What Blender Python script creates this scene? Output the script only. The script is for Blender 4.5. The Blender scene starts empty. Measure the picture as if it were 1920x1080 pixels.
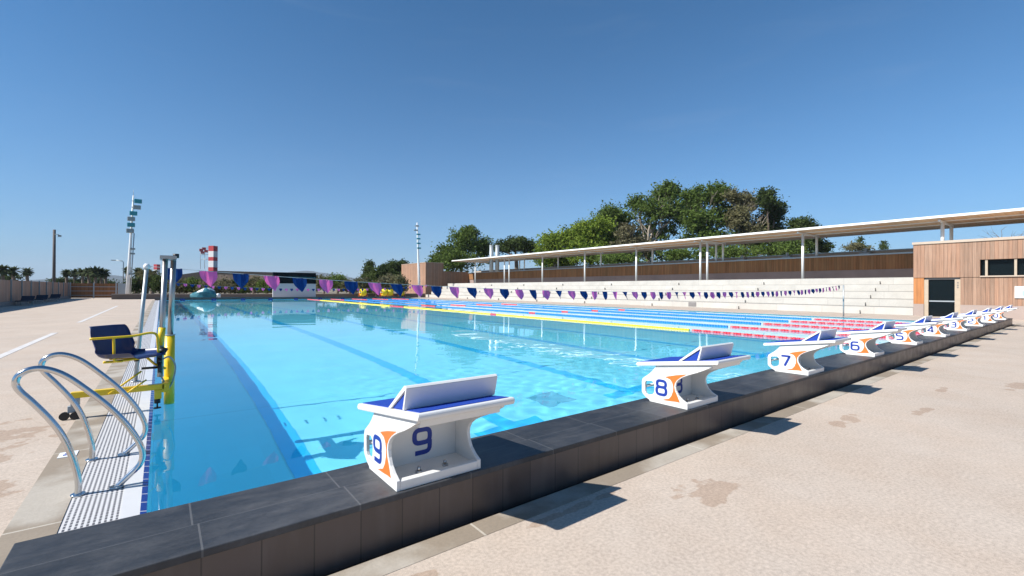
import bpy, bmesh, math, random
from mathutils import Vector, Matrix
from mathutils.geometry import tessellate_polygon

S = bpy.context.scene
COL = S.collection
rad = math.radians

# ------------------------------------------------------------------ camera
CAM = Vector((-0.2155, -2.5619, 1.2103))
RV = Vector((0.7917491, -0.61081978, 0.00570613))
UV = Vector((-0.0062404, 0.00125271, 0.99997974))
FV = Vector((0.61081456, 0.79176867, 0.00281992))
FPX = 853.9
cam = bpy.data.cameras.new('camera')
cam.sensor_width = 36
cam.lens = 36 * FPX / 1920
cam.clip_start = 0.05
cam.clip_end = 30000
co = bpy.data.objects.new('camera', cam)
COL.objects.link(co)
m = Matrix((RV, UV, -FV)).transposed().to_4x4()
m.translation = CAM
co.matrix_world = m
S.camera = co

def at(px, py, depth):
    """world point for a pixel of the 1920 photo at a depth along the view axis"""
    return CAM + (FV + RV * ((px - 960) / FPX) - UV * ((py - 540) / FPX)) * depth

# ------------------------------------------------------------------ world, sun
SUN = Vector((-1.10, 0.19, 1.0)).normalized()
w = bpy.data.worlds.new('World')
S.world = w
w.use_nodes = True
nt = w.node_tree
bg = nt.nodes['Background']
sk = nt.nodes.new('ShaderNodeTexSky')
sk.sky_type = 'NISHITA'
sk.sun_disc = False
sk.sun_elevation = math.asin(SUN.z)
sk.sun_rotation = math.atan2(SUN.x, SUN.y)
sk.altitude = 2000
sk.air_density = 1.0
sk.dust_density = 0.2
sk.ozone_density = 7.0
# pale humid air low over the horizon, by world direction
tc = nt.nodes.new('ShaderNodeTexCoord'); sz = nt.nodes.new('ShaderNodeSeparateXYZ')
nt.links.new(tc.outputs['Generated'], sz.inputs[0])
def wm(op, a, b=0.0):
    n = nt.nodes.new('ShaderNodeMath'); n.operation = op
    for i, v in enumerate((a, b)):
        if isinstance(v, (int, float)): n.inputs[i].default_value = v
        else: nt.links.new(v, n.inputs[i])
    return n.outputs[0]
hz_ = wm('MULTIPLY', wm('POWER', 2.718, wm('DIVIDE', wm('MAXIMUM', sz.outputs[2], 0.0), -0.17)), 0.95)
tint = nt.nodes.new('ShaderNodeVectorMath'); tint.operation = 'MULTIPLY'; tint.inputs[1].default_value = (.50, .98, 1.06)
nt.links.new(sk.outputs[0], tint.inputs[0])
mxs = nt.nodes.new('ShaderNodeMix'); mxs.data_type = 'RGBA'
nt.links.new(hz_, mxs.inputs[0]); nt.links.new(tint.outputs[0], mxs.inputs[6]); mxs.inputs[7].default_value = (2.45, 3.25, 4.35, 1)
cn = nt.nodes.new('ShaderNodeTexNoise'); cn.inputs['Scale'].default_value = 2.2; cn.inputs['Detail'].default_value = 7; cn.inputs['Distortion'].default_value = .6
cm = nt.nodes.new('ShaderNodeMapping'); cm.inputs['Scale'].default_value = (1, 1.6, 9); cm.inputs['Rotation'].default_value = (0, .12, 0)
nt.links.new(tc.outputs['Generated'], cm.inputs[0]); nt.links.new(cm.outputs[0], cn.inputs['Vector'])
cr = nt.nodes.new('ShaderNodeMapRange'); nt.links.new(cn.outputs[0], cr.inputs[0])
for i_, v_ in enumerate((.58, .85, 0, .05)): cr.inputs[i_ + 1].default_value = v_
mxc = nt.nodes.new('ShaderNodeMix'); mxc.data_type = 'RGBA'
nt.links.new(cr.outputs[0], mxc.inputs[0]); nt.links.new(mxs.outputs[2], mxc.inputs[6]); mxc.inputs[7].default_value = (4.6, 5.0, 5.4, 1)
nt.links.new(mxc.outputs[2], bg.inputs[0])
bg.inputs[1].default_value = 0.092

L = bpy.data.lights.new('sun', 'SUN')
L.energy = 5.0
L.angle = rad(0.5)
L.color = (1.0, 0.96, 0.90)
L.cycles.is_caustics_light = True
lo = bpy.data.objects.new('sun', L)
COL.objects.link(lo)
lo.rotation_euler = SUN.to_track_quat('Z', 'Y').to_euler()
S.view_settings.view_transform = 'Standard'
S.view_settings.look = 'None'
S.view_settings.gamma = 1
S.view_settings.use_curve_mapping = False
S.view_settings.exposure = 0.58
S.cycles.max_bounces = 8
S.cycles.transmission_bounces = 6
S.cycles.transparent_max_bounces = 8
S.cycles.sample_clamp_indirect = 6
S.cycles.use_denoising = True

# ------------------------------------------------------------------ helpers
class MB:
    """collects geometry, builds ONE mesh object"""
    def __init__(s):
        s.v = []; s.f = []; s.mi = []; s.sm = []
    def face(s, pts, mi=0, smooth=False):
        b = len(s.v); s.v += [tuple(p) for p in pts]
        s.f.append(tuple(range(b, b + len(pts)))); s.mi.append(mi); s.sm.append(smooth)
    def box(s, x0, x1, y0, y1, z0, z1, mi=0, M=None):
        p = [Vector(q) for q in ((x0,y0,z0),(x1,y0,z0),(x1,y1,z0),(x0,y1,z0),(x0,y0,z1),(x1,y0,z1),(x1,y1,z1),(x0,y1,z1))]
        if M: p = [M @ q for q in p]
        b = len(s.v); s.v += [tuple(q) for q in p]
        for f in ((0,3,2,1),(4,5,6,7),(0,1,5,4),(1,2,6,5),(2,3,7,6),(3,0,4,7)):
            s.f.append(tuple(b + i for i in f)); s.mi.append(mi); s.sm.append(False)
    def tube(s, pts, r, n=10, mi=0, caps=True):
        pts = [Vector(p) for p in pts]
        rs = r if isinstance(r, (list, tuple)) else [r] * len(pts)
        t0 = (pts[1] - pts[0]).normalized()
        a = Vector((0, 0, 1)) if abs(t0.z) < .9 else Vector((1, 0, 0))
        nrm = (a - t0 * a.dot(t0)).normalized()
        b0 = len(s.v)
        for i, p in enumerate(pts):
            t = (pts[min(i + 1, len(pts) - 1)] - pts[max(i - 1, 0)]).normalized()
            nrm = (nrm - t * nrm.dot(t)).normalized()
            bn = t.cross(nrm)
            for k in range(n):
                an = 2 * math.pi * k / n
                s.v.append(tuple(p + (nrm * math.cos(an) + bn * math.sin(an)) * rs[i]))
        for i in range(len(pts) - 1):
            for k in range(n):
                k2 = (k + 1) % n
                s.f.append((b0 + i*n + k, b0 + i*n + k2, b0 + (i+1)*n + k2, b0 + (i+1)*n + k)); s.mi.append(mi); s.sm.append(n > 4)
        if caps:
            s.f.append(tuple(b0 + k for k in reversed(range(n)))); s.mi.append(mi); s.sm.append(False)
            e = b0 + (len(pts) - 1) * n
            s.f.append(tuple(e + k for k in range(n))); s.mi.append(mi); s.sm.append(False)
    def prism(s, poly, fn, d0, d1, holes=(), mi=0):
        """extrude 2D polygon (with holes); fn(a,b,d)->3D"""
        rings = [list(poly)] + [list(h) for h in holes]
        tris = tessellate_polygon([[Vector((a, b, 0)) for a, b in r] for r in rings])
        flat = [p for r in rings for p in r]
        b = len(s.v)
        for d in (d0, d1):
            s.v += [tuple(fn(p[0], p[1], d)) for p in flat]
        n = len(flat)
        for t in tris:
            s.f.append(tuple(b + i for i in t)); s.mi.append(mi); s.sm.append(False)
            s.f.append(tuple(b + n + i for i in reversed(t))); s.mi.append(mi); s.sm.append(False)
        o = 0
        for r in rings:
            k = len(r)
            for i in range(k):
                j = (i + 1) % k
                s.f.append((b + o + i, b + o + j, b + n + o + j, b + n + o + i)); s.mi.append(mi); s.sm.append(False)
            o += k
    def build(s, name, mats, parent=None, fix=True, bevel=0):
        me = bpy.data.meshes.new(name)
        me.from_pydata(s.v, [], s.f)
        for mt in (mats if isinstance(mats, (list, tuple)) else [mats]):
            me.materials.append(mt)
        me.polygons.foreach_set('material_index', s.mi)
        me.polygons.foreach_set('use_smooth', s.sm)
        if fix:
            bm = bmesh.new(); bm.from_mesh(me)
            bmesh.ops.recalc_face_normals(bm, faces=bm.faces)
            bm.to_mesh(me); bm.free()
        me.update()
        o = bpy.data.objects.new(name, me)
        COL.objects.link(o)
        if parent: o.parent = parent
        if bevel:
            md = o.modifiers.new('bevel', 'BEVEL'); md.width = bevel; md.segments = 2; md.limit_method = 'ANGLE'
        return o

def tag(o, label=None, cat=None, group=None, kind=None):
    if label: o['label'] = label
    if cat: o['category'] = cat
    if group: o['group'] = group
    if kind: o['kind'] = kind
    return o

def empty(name, loc=(0, 0, 0), label=None, cat=None, group=None):
    o = bpy.data.objects.new(name, None)
    COL.objects.link(o); o.location = loc; o.empty_display_size = .1
    return tag(o, label, cat, group)

def bx(*a):
    b = MB(); b.box(*a); return b

# ------------------------------------------------------------------ materials
def mat(name, col, rough=.6, spec=.5, metal=0, var=0, vscale=5, bump=0, bscale=40, coat=0, space='obj'):
    m = bpy.data.materials.new(name); m.use_nodes = True
    t = m.node_tree; b = t.nodes['Principled BSDF']
    b.inputs['Base Color'].default_value = (*col, 1)
    b.inputs['Roughness'].default_value = rough
    b.inputs['Specular IOR Level'].default_value = spec
    b.inputs['Metallic'].default_value = metal
    b.inputs['Coat Weight'].default_value = coat
    g = t.nodes.new('ShaderNodeNewGeometry')
    if var:
        n = t.nodes.new('ShaderNodeTexNoise'); n.inputs['Scale'].default_value = vscale; n.inputs['Detail'].default_value = 6
        t.links.new(g.outputs['Position'], n.inputs['Vector'])
        r = t.nodes.new('ShaderNodeMapRange'); r.inputs[1].default_value = .25; r.inputs[2].default_value = .75
        r.inputs[3].default_value = 1 - var; r.inputs[4].default_value = 1 + var
        t.links.new(n.outputs[0], r.inputs[0])
        mx = t.nodes.new('ShaderNodeVectorMath'); mx.operation = 'SCALE'
        mx.inputs[0].default_value = col
        t.links.new(r.outputs[0], mx.inputs['Scale']); t.links.new(mx.outputs[0], b.inputs['Base Color'])
    if bump:
        n2 = t.nodes.new('ShaderNodeTexNoise'); n2.inputs['Scale'].default_value = bscale; n2.inputs['Detail'].default_value = 5
        t.links.new(g.outputs['Position'], n2.inputs['Vector'])
        bp = t.nodes.new('ShaderNodeBump'); bp.inputs['Strength'].default_value = bump; bp.inputs['Distance'].default_value = .01
        t.links.new(n2.outputs[0], bp.inputs['Height']); t.links.new(bp.outputs[0], b.inputs['Normal'])
    return m

class NG:
    """tiny node-math helper"""
    def __init__(s, m):
        s.t = m.node_tree; s.b = s.t.nodes['Principled BSDF']
        g = s.t.nodes.new('ShaderNodeNewGeometry'); s.pos = g.outputs['Position']
        sp = s.t.nodes.new('ShaderNodeSeparateXYZ'); s.t.links.new(s.pos, sp.inputs[0])
        s.x, s.y, s.z = sp.outputs
    def put(s, inp, v):
        if hasattr(v, 'is_linked') or hasattr(v, 'links'): s.t.links.new(v, inp)
        elif isinstance(v, (tuple, list)) and inp.type == 'RGBA': inp.default_value = (*v[:3], 1)
        else: inp.default_value = v
    def m(s, op, a, b=0.0, c=0.0):
        n = s.t.nodes.new('ShaderNodeMath'); n.operation = op
        s.put(n.inputs[0], a); s.put(n.inputs[1], b); s.put(n.inputs[2], c)
        return n.outputs[0]
    def noise(s, scale, detail=4, vec=None, rough=.5):
        n = s.t.nodes.new('ShaderNodeTexNoise'); n.inputs['Scale'].default_value = scale; n.inputs['Detail'].default_value = detail
        n.inputs['Roughness'].default_value = rough
        s.t.links.new(vec or s.pos, n.inputs['Vector']); return n.outputs[0]
    def comb(s, x, y, z):
        n = s.t.nodes.new('ShaderNodeCombineXYZ')
        s.put(n.inputs[0], x); s.put(n.inputs[1], y); s.put(n.inputs[2], z); return n.outputs[0]
    def rng(s, v, a, b, c, d):
        n = s.t.nodes.new('ShaderNodeMapRange'); s.put(n.inputs[0], v)
        for i, q in enumerate((a, b, c, d)): n.inputs[i + 1].default_value = q
        return n.outputs[0]
    def mix(s, f, a, b):
        n = s.t.nodes.new('ShaderNodeMix'); n.data_type = 'RGBA'
        s.put(n.inputs[0], f); s.put(n.inputs[6], a); s.put(n.inputs[7], b); return n.outputs[2]
    def scale(s, c, f):
        n = s.t.nodes.new('ShaderNodeVectorMath'); n.operation = 'SCALE'
        if isinstance(c, tuple): n.inputs[0].default_value = c
        else: s.t.links.new(c, n.inputs[0])
        s.put(n.inputs['Scale'], f); return n.outputs[0]
    def bump(s, h, strength, dist):
        n = s.t.nodes.new('ShaderNodeBump'); n.inputs['Strength'].default_value = strength; n.inputs['Distance'].default_value = dist
        s.t.links.new(h, n.inputs['Height']); s.t.links.new(n.outputs[0], s.b.inputs['Normal'])
    def joint(s, v, period, width, off=0.0):
        """1 inside a joint line"""
        f = s.m('FRACT', s.m('DIVIDE', s.m('SUBTRACT', v, off), period))
        return s.m('LESS_THAN', f, width / period)
    def cell(s, v, period, off=0.0):
        return s.m('FLOOR', s.m('DIVIDE', s.m('SUBTRACT', v, off), period))
    def wn(s, vec):
        n = s.t.nodes.new('ShaderNodeTexWhiteNoise'); n.noise_dimensions = '3D'; s.t.links.new(vec, n.inputs[0]); return n.outputs[0]
    def out(s, col, rough=None):
        s.put(s.b.inputs['Base Color'], col)
        if rough is not None: s.put(s.b.inputs['Roughness'], rough)

M = {}
M['white'] = mat('white_gelcoat', (.72, .72, .70), .35, .5, var=.04, vscale=9)
M['blue_mat'] = mat('blue_grip', (.012, .055, .36), .75, .3, bump=.5, bscale=400)
M['ink'] = mat('blue_lettering', (.010, .038, .28), .45)
M['orange'] = mat('orange_vinyl', (.85, .17, .03), .4)
M['steel'] = mat('stainless_steel', (.60, .60, .60), .16, .5, 1)
M['steel_dull'] = mat('brushed_steel', (.40, .38, .36), .32, .5, .9)
M['yellow'] = mat('yellow_paint', (.80, .52, .01), .38, coat=.2, var=.06, vscale=12)
M['seat'] = mat('navy_plastic', (.004, .018, .10), .38)
M['black'] = mat('black_rubber', (.012, .012, .013), .5)
M['grey'] = mat('grey_plastic', (.30, .34, .36), .5)
M['galv'] = mat('galvanised_steel', (.38, .41, .42), .45, .5, .5)
M['paint_white'] = mat('white_paint', (.74, .75, .74), .45, var=.03, vscale=2)
M['roof_white'] = mat('white_roof_edge', (.80, .80, .78), .5)
M['teal'] = mat('teal_panel', (.02, .22, .27), .4)
M['lampgrey'] = mat('lamp_grey', (.22, .26, .27), .4)
M['magenta'] = mat('magenta_fabric', (.74, .13, .36), .8, .2, var=.08, vscale=12)
M['navy'] = mat('navy_fabric', (.006, .03, .13), .8, .2, var=.1, vscale=12)
def sheer(m, c):
    t = m.node_tree; tr = t.nodes.new('ShaderNodeBsdfTranslucent'); tr.inputs[0].default_value = (*c, 1)
    mx = t.nodes.new('ShaderNodeMixShader'); mx.inputs[0].default_value = .5
    t.links.new(t.nodes['Principled BSDF'].outputs[0], mx.inputs[1]); t.links.new(tr.outputs[0], mx.inputs[2])
    t.links.new(mx.outputs[0], t.nodes['Material Output'].inputs[0])
sheer(M['magenta'], (.92, .18, .50)); sheer(M['navy'], (.010, .05, .20))
M['rope'] = mat('rope', (.35, .42, .45), .8)
M['darkglass'] = mat('dark_glass', (.003, .006, .007), .25, .22)
M['frame'] = mat('pale_oak_frame', (.42, .34, .25), .6, var=.08, vscale=6)
M['fascia'] = mat('pale_fascia', (.46, .37, .29), .7, var=.06, vscale=3)
M['f_red'] = mat('red_float', (.62, .03, .05), .4)
M['f_blue'] = mat('blue_float', (.012, .19, .58), .4)
M['f_yel'] = mat('yellow_float', (.85, .68, .02), .4)
M['f_white'] = mat('pale_float', (.62, .17, .18), .4)
M['tile_navy'] = mat('navy_tile', (.008, .035, .22), .2)
M['shotcrete'] = mat('grey_concrete', (.20, .19, .185), .85, var=.15, vscale=3, bump=.3)
M['redstripe'] = mat('red_stripe', (.42, .03, .04), .6)
M['whitestripe'] = mat('white_stripe', (.62, .62, .62), .6)
M['dark_roof'] = mat('dark_roofing', (.014, .012, .012), .8, var=.2, vscale=.3)
M['bark'] = mat('bark', (.16, .12, .09), .9, var=.3, vscale=2, bump=.5, bscale=8)
M['bark_pale'] = mat('pale_bark', (.34, .29, .23), .9, var=.25, vscale=2)
M['tarp'] = mat('teal_tarpaulin', (.02, .16, .20), .6, var=.3, vscale=3)
M['bolt'] = mat('bolt_steel', (.5, .5, .5), .3, .5, 1)
M['canopywood'] = None

def wood(name, base, plank=.12, axis='y', var=.3, dark=.35):
    m = mat(name, base, .75, .3); g = NG(m)
    a = {'x': g.x, 'y': g.y}[axis]
    cell = g.cell(a, plank)
    vec = g.comb(cell, 3.3, 1.7)
    r = g.wn(vec)
    streak = g.noise(1.0, 5, g.comb(g.m('MULTIPLY', a, 30), g.m('MULTIPLY', g.x if axis == 'y' else g.y, 1), g.m('MULTIPLY', g.z, 1.2)))
    big = g.noise(.5, 3)
    f = g.m('ADD', g.rng(r, 0, 1, 1 - var, 1 + var), g.rng(streak, .3, .7, -.18, .18))
    f = g.m('ADD', f, g.rng(big, .3, .7, -.1, .1))
    j = g.joint(a, plank, plank * .08)
    f = g.m('MULTIPLY', f, g.m('SUBTRACT', 1, g.m('MULTIPLY', j, 1 - dark)))
    hue = g.mix(g.wn(g.comb(cell, 9.1, 4.2)), base, (base[0] * .93, base[1] * 1.06, base[2] * 1.15))
    g.out(g.scale(hue, f))
    return m
M['wood_front'] = wood('larch_cladding', (.335, .190, .122), .14, 'y', .13, .45)
M['wood_side'] = wood('larch_cladding_side', (.30, .175, .115), .14, 'x', .13, .45)
M['wood_orange'] = wood('orange_larch', (.42, .17, .06), .14, 'y', .12, .5)
M['wood_wall'] = wood('brown_cladding', (.30, .135, .055), .16, 'y', .16, .45)
M['wood_wall_x'] = wood('brown_cladding_side', (.30, .15, .075), .16, 'x', .16, .45)
M['soffit'] = wood('soffit_boards', (.74, .47, .28), .5, 'y', .06, .8)
M['fence_grey'] = wood('grey_fence_boards', (.36, .205, .14), .35, 'y', .15, .4)
M['fence_orange'] = wood('orange_fence_boards', (.30, .12, .045), .3, 'x', .15, .5)

# deck: warm washed aggregate with damp stains
def deck_mat():
    m = mat('washed_aggregate', (.5, .4, .33), .85, .3); g = NG(m)
    fine = g.noise(55, 3); grit = g.noise(240, 1); mid = g.noise(9, 5); big = g.noise(.55, 5)
    f = g.m('ADD', g.rng(fine, .3, .7, -.15, .15), g.rng(mid, .3, .7, -.035, .035))
    f = g.m('ADD', f, g.rng(grit, .3, .7, -.13, .13))
    f = g.m('ADD', g.m('ADD', f, g.rng(big, .3, .7, -.06, .06)), 1)
    col = g.mix(g.rng(g.noise(1.7, 4), .35, .65, 0, 1), (.455, .372, .300), (.470, .396, .328))
    # damp stains, each an irregular patch of its own
    wob = g.noise(5.5, 5)
    wob2 = g.noise(14, 4)
    stain = None
    spots = [(2.40, -1.10, .22, .15), (4.85, -1.10, .35, .09), (5.9, -1.45, .25, .06), (8.5, -1.9, .5, .12),
             (7.4, -1.35, .3, .05), (13., -1.9, .5, .1), (18, -1.6, 1.0, .12),
             (-1.45, 2.75, .55, .55), (-1.3, 2.2, .35, .14), (-1.1, 1.2, .22, .6), (-1.9, 3.4, .7, .16), (.62, -.83, .10, .05), (1.55, -.78, .4, .03)]
    for (cx, cy, rx, ry) in spots:
        dx = g.m('DIVIDE', g.m('SUBTRACT', g.x, cx), rx); dy = g.m('DIVIDE', g.m('SUBTRACT', g.y, cy), ry)
        d = g.m('ADD', g.m('MULTIPLY', dx, dx), g.m('MULTIPLY', dy, dy))
        d = g.m('ADD', d, g.rng(wob, .3, .7, -1.0, 1.0))
        d = g.m('ADD', d, g.rng(wob2, .3, .7, -.25, .25))
        sM = g.rng(d, .5, .75, 1, 0)
        stain = sM if stain is None else g.m('MAXIMUM', stain, sM)
    col = g.mix(g.m('MULTIPLY', stain, .50), col, (.29, .19, .125))
    # movement joints
    j = g.m('MULTIPLY', g.joint(g.y, 4.0, .018, -2.02), g.m('LESS_THAN', g.x, -.82))
    j = g.m('MAXIMUM', j, g.m('MULTIPLY', g.joint(g.x, 5.0, .010, .35), g.m('LESS_THAN', g.y, -.7)))
    col = g.mix(g.m('MULTIPLY', j, .4), col, (.60, .51, .44))
    g.out(g.scale(col, f))
    g.bump(grit, .25, .004)
    return m
M['deck'] = deck_mat()

def concrete_strip():
    m = mat('drain_strip_concrete', (.45, .42, .36), .85, .3); g = NG(m)
    n = g.noise(3.2, 6); n2 = g.noise(60, 3)
    wet = g.rng(g.noise(1.3, 5), .44, .54, 0, 1)
    f = g.m('ADD', 1, g.m('ADD', g.rng(n, .3, .7, -.08, .08), g.rng(n2, .3, .7, -.05, .05)))
    col = g.mix(wet, (.40, .36, .305), (.26, .215, .165))
    j = g.m('MAXIMUM', g.m('MULTIPLY', g.joint(g.x, 2.0, .012, 1.05), g.m('GREATER_THAN', g.x, -.6)),
            g.m('MULTIPLY', g.joint(g.y, 1.35, .014, .7), g.m('LESS_THAN', g.x, -.6)))
    col = g.mix(g.m('MULTIPLY', j, .5), col, (.62, .58, .5))
    g.out(g.scale(col, f)); g.bump(n2, .3, .004)
    return m
M['strip'] = concrete_strip()

def grate_mat():
    m = mat('white_grating', (.75, .75, .74), .5); g = NG(m)
    a = g.m('FRACT', g.m('DIVIDE', g.m('ADD', g.x, .6095), .0225))
    b = g.m('FRACT', g.m('DIVIDE', g.y, .036))
    hole = g.m('MULTIPLY', g.m('GREATER_THAN', a, .54), g.m('LESS_THAN', b, .74))
    g.out(g.mix(hole, (.57, .56, .55), (.07, .07, .08)))
    return m
M['grate'] = grate_mat()
M['coping'] = mat('white_coping', (.58, .58, .58), .35, var=.04, vscale=8)

def slate():
    m = mat('slate_paving', (.06, .062, .07), .55, .45); g = NG(m)
    row = g.m('GREATER_THAN', g.y, -.285)
    off = g.m('MULTIPLY', row, .02)
    xx = g.m('ADD', g.x, off)
    cell = g.comb(g.cell(xx, .59, -.09), row, 2.0)
    r = g.wn(cell)
    st = g.noise(1, 7, g.comb(g.m('MULTIPLY', g.x, 3.5), g.m('MULTIPLY', g.y, 16), 0.0), .62)
    sp = g.noise(70, 4)
    dust = g.rng(g.noise(2.3, 6, None, .65), .42, .7, 0, 1)
    f = g.m('ADD', g.rng(r, 0, 1, .82, 1.15), g.m('ADD', g.rng(st, .3, .7, -.32, .32), g.rng(sp, .3, .7, -.12, .12)))
    col = g.mix(g.m('MULTIPLY', dust, .55), (.028, .030, .034), (.085, .085, .088))
    j = g.m('MAXIMUM', g.joint(xx, .59, .007, -.09), g.m('MULTIPLY', g.m('LESS_THAN', g.m('ABSOLUTE', g.m('ADD', g.y, .285)), .003), .6))
    col = g.mix(g.m('MULTIPLY', j, .6), g.scale(col, f), (.13, .13, .13))
    g.out(col, g.rng(st, .3, .7, .42, .62)); g.bump(st, .35, .006)
    return m
M['slate'] = slate()

def kerb_face():
    m = mat('glazed_kerb_tile', (.09, .065, .055), .28, .5); g = NG(m)
    cell = g.comb(g.cell(g.x, .1995, .107), 1.0, 5.0)
    r = g.wn(cell)
    n = g.noise(6, 5)
    f = g.m('ADD', g.rng(r, 0, 1, .86, 1.14), g.rng(n, .3, .7, -.12, .12))
    j = g.joint(g.x, .1995, .006, .107)
    drip = g.rng(g.noise(1, 4, g.comb(g.m('MULTIPLY', g.x, 14), 0.0, g.m('MULTIPLY', g.z, 2))), .5, .75, 0, .35)
    col = g.mix(drip, g.scale((.095, .070, .060), f), (.15, .12, .105))
    g.out(g.mix(g.m('MULTIPLY', j, .8), col, (.035, .028, .025)), g.rng(n, .3, .7, .3, .5))
    return m
M['kerb'] = kerb_face()

def pool_tile(name, base, amt=.05):
    m = mat(name, base, .35); g = NG(m)
    n = g.noise(.6, 4); cell = g.comb(g.cell(g.x, .5, .22), g.cell(g.y, .5), g.cell(g.z, .5))
    f = g.m('ADD', g.rng(n, .3, .7, 1 - amt, 1 + amt), g.rng(g.wn(cell), 0, 1, -.02, .02))
    j = g.m('MAXIMUM', g.joint(g.x, 2.5, .02, .88), g.joint(g.y, 5, .025, 4.85))
    g.out(g.scale(g.scale(base, f), g.m('SUBTRACT', 1, g.m('MULTIPLY', j, .14))))
    return m
M['pool'] = pool_tile('pool_liner', (.26, .80, .95))
M['lane'] = pool_tile('lane_tile', (.03, .56, .94), .03)
M['drain'] = pool_tile('drain_grating', (.16, .50, .62), .05)

def water_mat():
    m = bpy.data.materials.new('pool_water'); m.use_nodes = True
    g = NG(m); b = g.b
    b.inputs['Base Color'].default_value = (.90, 1, 1, 1)
    b.inputs['Roughness'].default_value = 0
    b.inputs['IOR'].default_value = 1.33
    b.inputs['Transmission Weight'].default_value = 1
    n1 = g.noise(2.4, 3, None, .55); n2 = g.noise(9, 2, None, .5)
    h = g.m('ADD', g.m('MULTIPLY', n1, 1.0), g.m('MULTIPLY', n2, .22))
    g.bump(h, .05, .010)
    return m
M['water'] = water_mat()

def concrete_mat(name, base, jx=2.4, amt=.07):
    m = mat(name, base, .85, .3); g = NG(m)
    f = g.m('ADD', 1, g.m('ADD', g.rng(g.noise(1.3, 6), .3, .7, -amt, amt), g.rng(g.noise(14, 4), .3, .7, -amt * .5, amt * .5)))
    f = g.m('ADD', f, g.rng(g.wn(g.comb(g.cell(g.y, jx), g.cell(g.z, .404), 1.0)), 0, 1, -.04, .04))
    j = g.joint(g.y, jx, .02)
    f = g.m('MULTIPLY', f, g.m('SUBTRACT', 1, g.m('MULTIPLY', j, .22)))
    j2 = g.joint(g.z, .404, .035, -.02)
    f = g.m('MULTIPLY', f, g.m('SUBTRACT', 1, g.m('MULTIPLY', j2, .38)))
    g.out(g.scale(base, f))
    return m
M['terrace'] = concrete_mat('pale_concrete', (.475, .455, .415))
M['plinth'] = mat('pink_concrete', (.34, .27, .235), .85, var=.08, vscale=2)
M['mauve'] = mat('mauve_concrete', (.30, .225, .20), .85, var=.1, vscale=2)
M['earth'] = mat('dry_earth', (.20, .17, .12), .95, var=.3, vscale=.1)

def leaf(name, a, b, scale=.5):
    m = bpy.data.materials.new(name); m.use_nodes = True
    g = NG(m)
    geo = g.t.nodes.new('ShaderNodeNewGeometry')
    n = g.noise(scale, 3)
    f = g.m('ADD', g.m('MULTIPLY', g.rng(n, .35, .65, 0, 1), .6), g.m('MULTIPLY', geo.outputs['Random Per Island'], .45))
    g.out(g.mix(f, a, b), .85)
    g.b.inputs['Specular IOR Level'].default_value = .1
    tr = g.t.nodes.new('ShaderNodeBsdfTranslucent')
    g.t.links.new(g.mix(f, tuple(x * 1.2 for x in a), tuple(x * 1.2 for x in b)), tr.inputs[0])
    mx = g.t.nodes.new('ShaderNodeMixShader'); mx.inputs[0].default_value = .3
    o = g.t.nodes['Material Output']
    g.t.links.new(g.b.outputs[0], mx.inputs[1]); g.t.links.new(tr.outputs[0], mx.inputs[2]); g.t.links.new(mx.outputs[0], o.inputs[0])
    return m
M['l_mid'] = leaf('mid_green_leaves', (.050, .085, .016), (.135, .190, .045))
M['l_bright'] = leaf('bright_green_leaves', (.085, .140, .016), (.22, .28, .045))
M['l_dark'] = leaf('dark_green_leaves', (.026, .046, .014), (.080, .110, .034))
M['l_olive'] = leaf('olive_leaves', (.085, .085, .038), (.20, .185, .095))
M['l_dry'] = leaf('dry_leaves', (.085, .078, .040), (.18, .165, .095))
M['l_palm'] = leaf('palm_leaves', (.035, .055, .022), (.095, .115, .05))

# ------------------------------------------------------------------ setting: ground, deck, pool
PX0, PX1, PY0, PY1 = -.268, 24.72, -.04, 51.0
def ring(name, x0, x1, y0, y1, hx0, hx1, hy0, hy1, z0, z1, mt):
    b = MB()
    for (a, c, d, e) in ((x0, hx0, y0, y1), (hx1, x1, y0, y1), (hx0, hx1, y0, hy0), (hx0, hx1, hy1, y1)):
        if z0 is None: b.face([(a, d, z1), (c, d, z1), (c, e, z1), (a, e, z1)])
        else: b.box(a, c, d, e, z0, z1)
    return b.build(name, mt)
tag(ring('ground', -4500, 4500, -4500, 4500, PX0 - 1.2, PX1 + .5, PY0 - .3, PY1 + .5, None, -.12, M['earth']), kind='structure')
b = MB()
for (x0, x1, y0, y1) in ((-12, -.82, -30, 66), (-.82, 40, -30, -.714), (-.82, 26.0, 51.6, 66), (25.12, 46, -.714, 66)):
    b.box(x0, x1, y0, y1, -.025, 0)
tag(b.build('pool_deck', M['deck']), kind='structure')
# strips beside the coping
b = MB(); b.box(-.82, -.645, -.714, 51.6, -.025, .002)
b.box(-.645, 26.0, -.714, -.575, -.025, .002)
tag(b.build('drain_strip', M['strip']), kind='structure')
tag(bx(-.645, 26.0, -.575, -.525, -.11, -.035).build('drain_channel', M['black']), kind='structure')
tag(bx(-.645, -.612, -.04, 51.6, -.025, .002).build('coping_edge', M['strip']), kind='structure')
tag(bx(-.612, -.38, -.04, 51.6, -.025, -.002).build('overflow_grating', M['grate']), kind='structure')
b = MB(); b.box(-.38, -.296, -.04, 51.6, -.025, .001); b.box(PX1, 25.12, -.04, 51.6, -.025, .001)
tag(b.build('coping', M['coping']), kind='structure')
b = MB()
pts = []
for i in range(int(51.04 / .13)):
    y = -.04 + i * .13
    b.face([(-.296, y, .0015), (-.268, y, -.004), (-.268, y + .122, -.004), (-.296, y + .122, .0015)])
    b.face([(-.296, y + .122, .0015), (-.268, y + .122, -.004), (-.268, y + .13, -.004), (-.296, y + .13, .0015)], 1)
tag(b.build('edge_tiles', [M['tile_navy'], M['coping']], fix=False), kind='structure')
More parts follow.
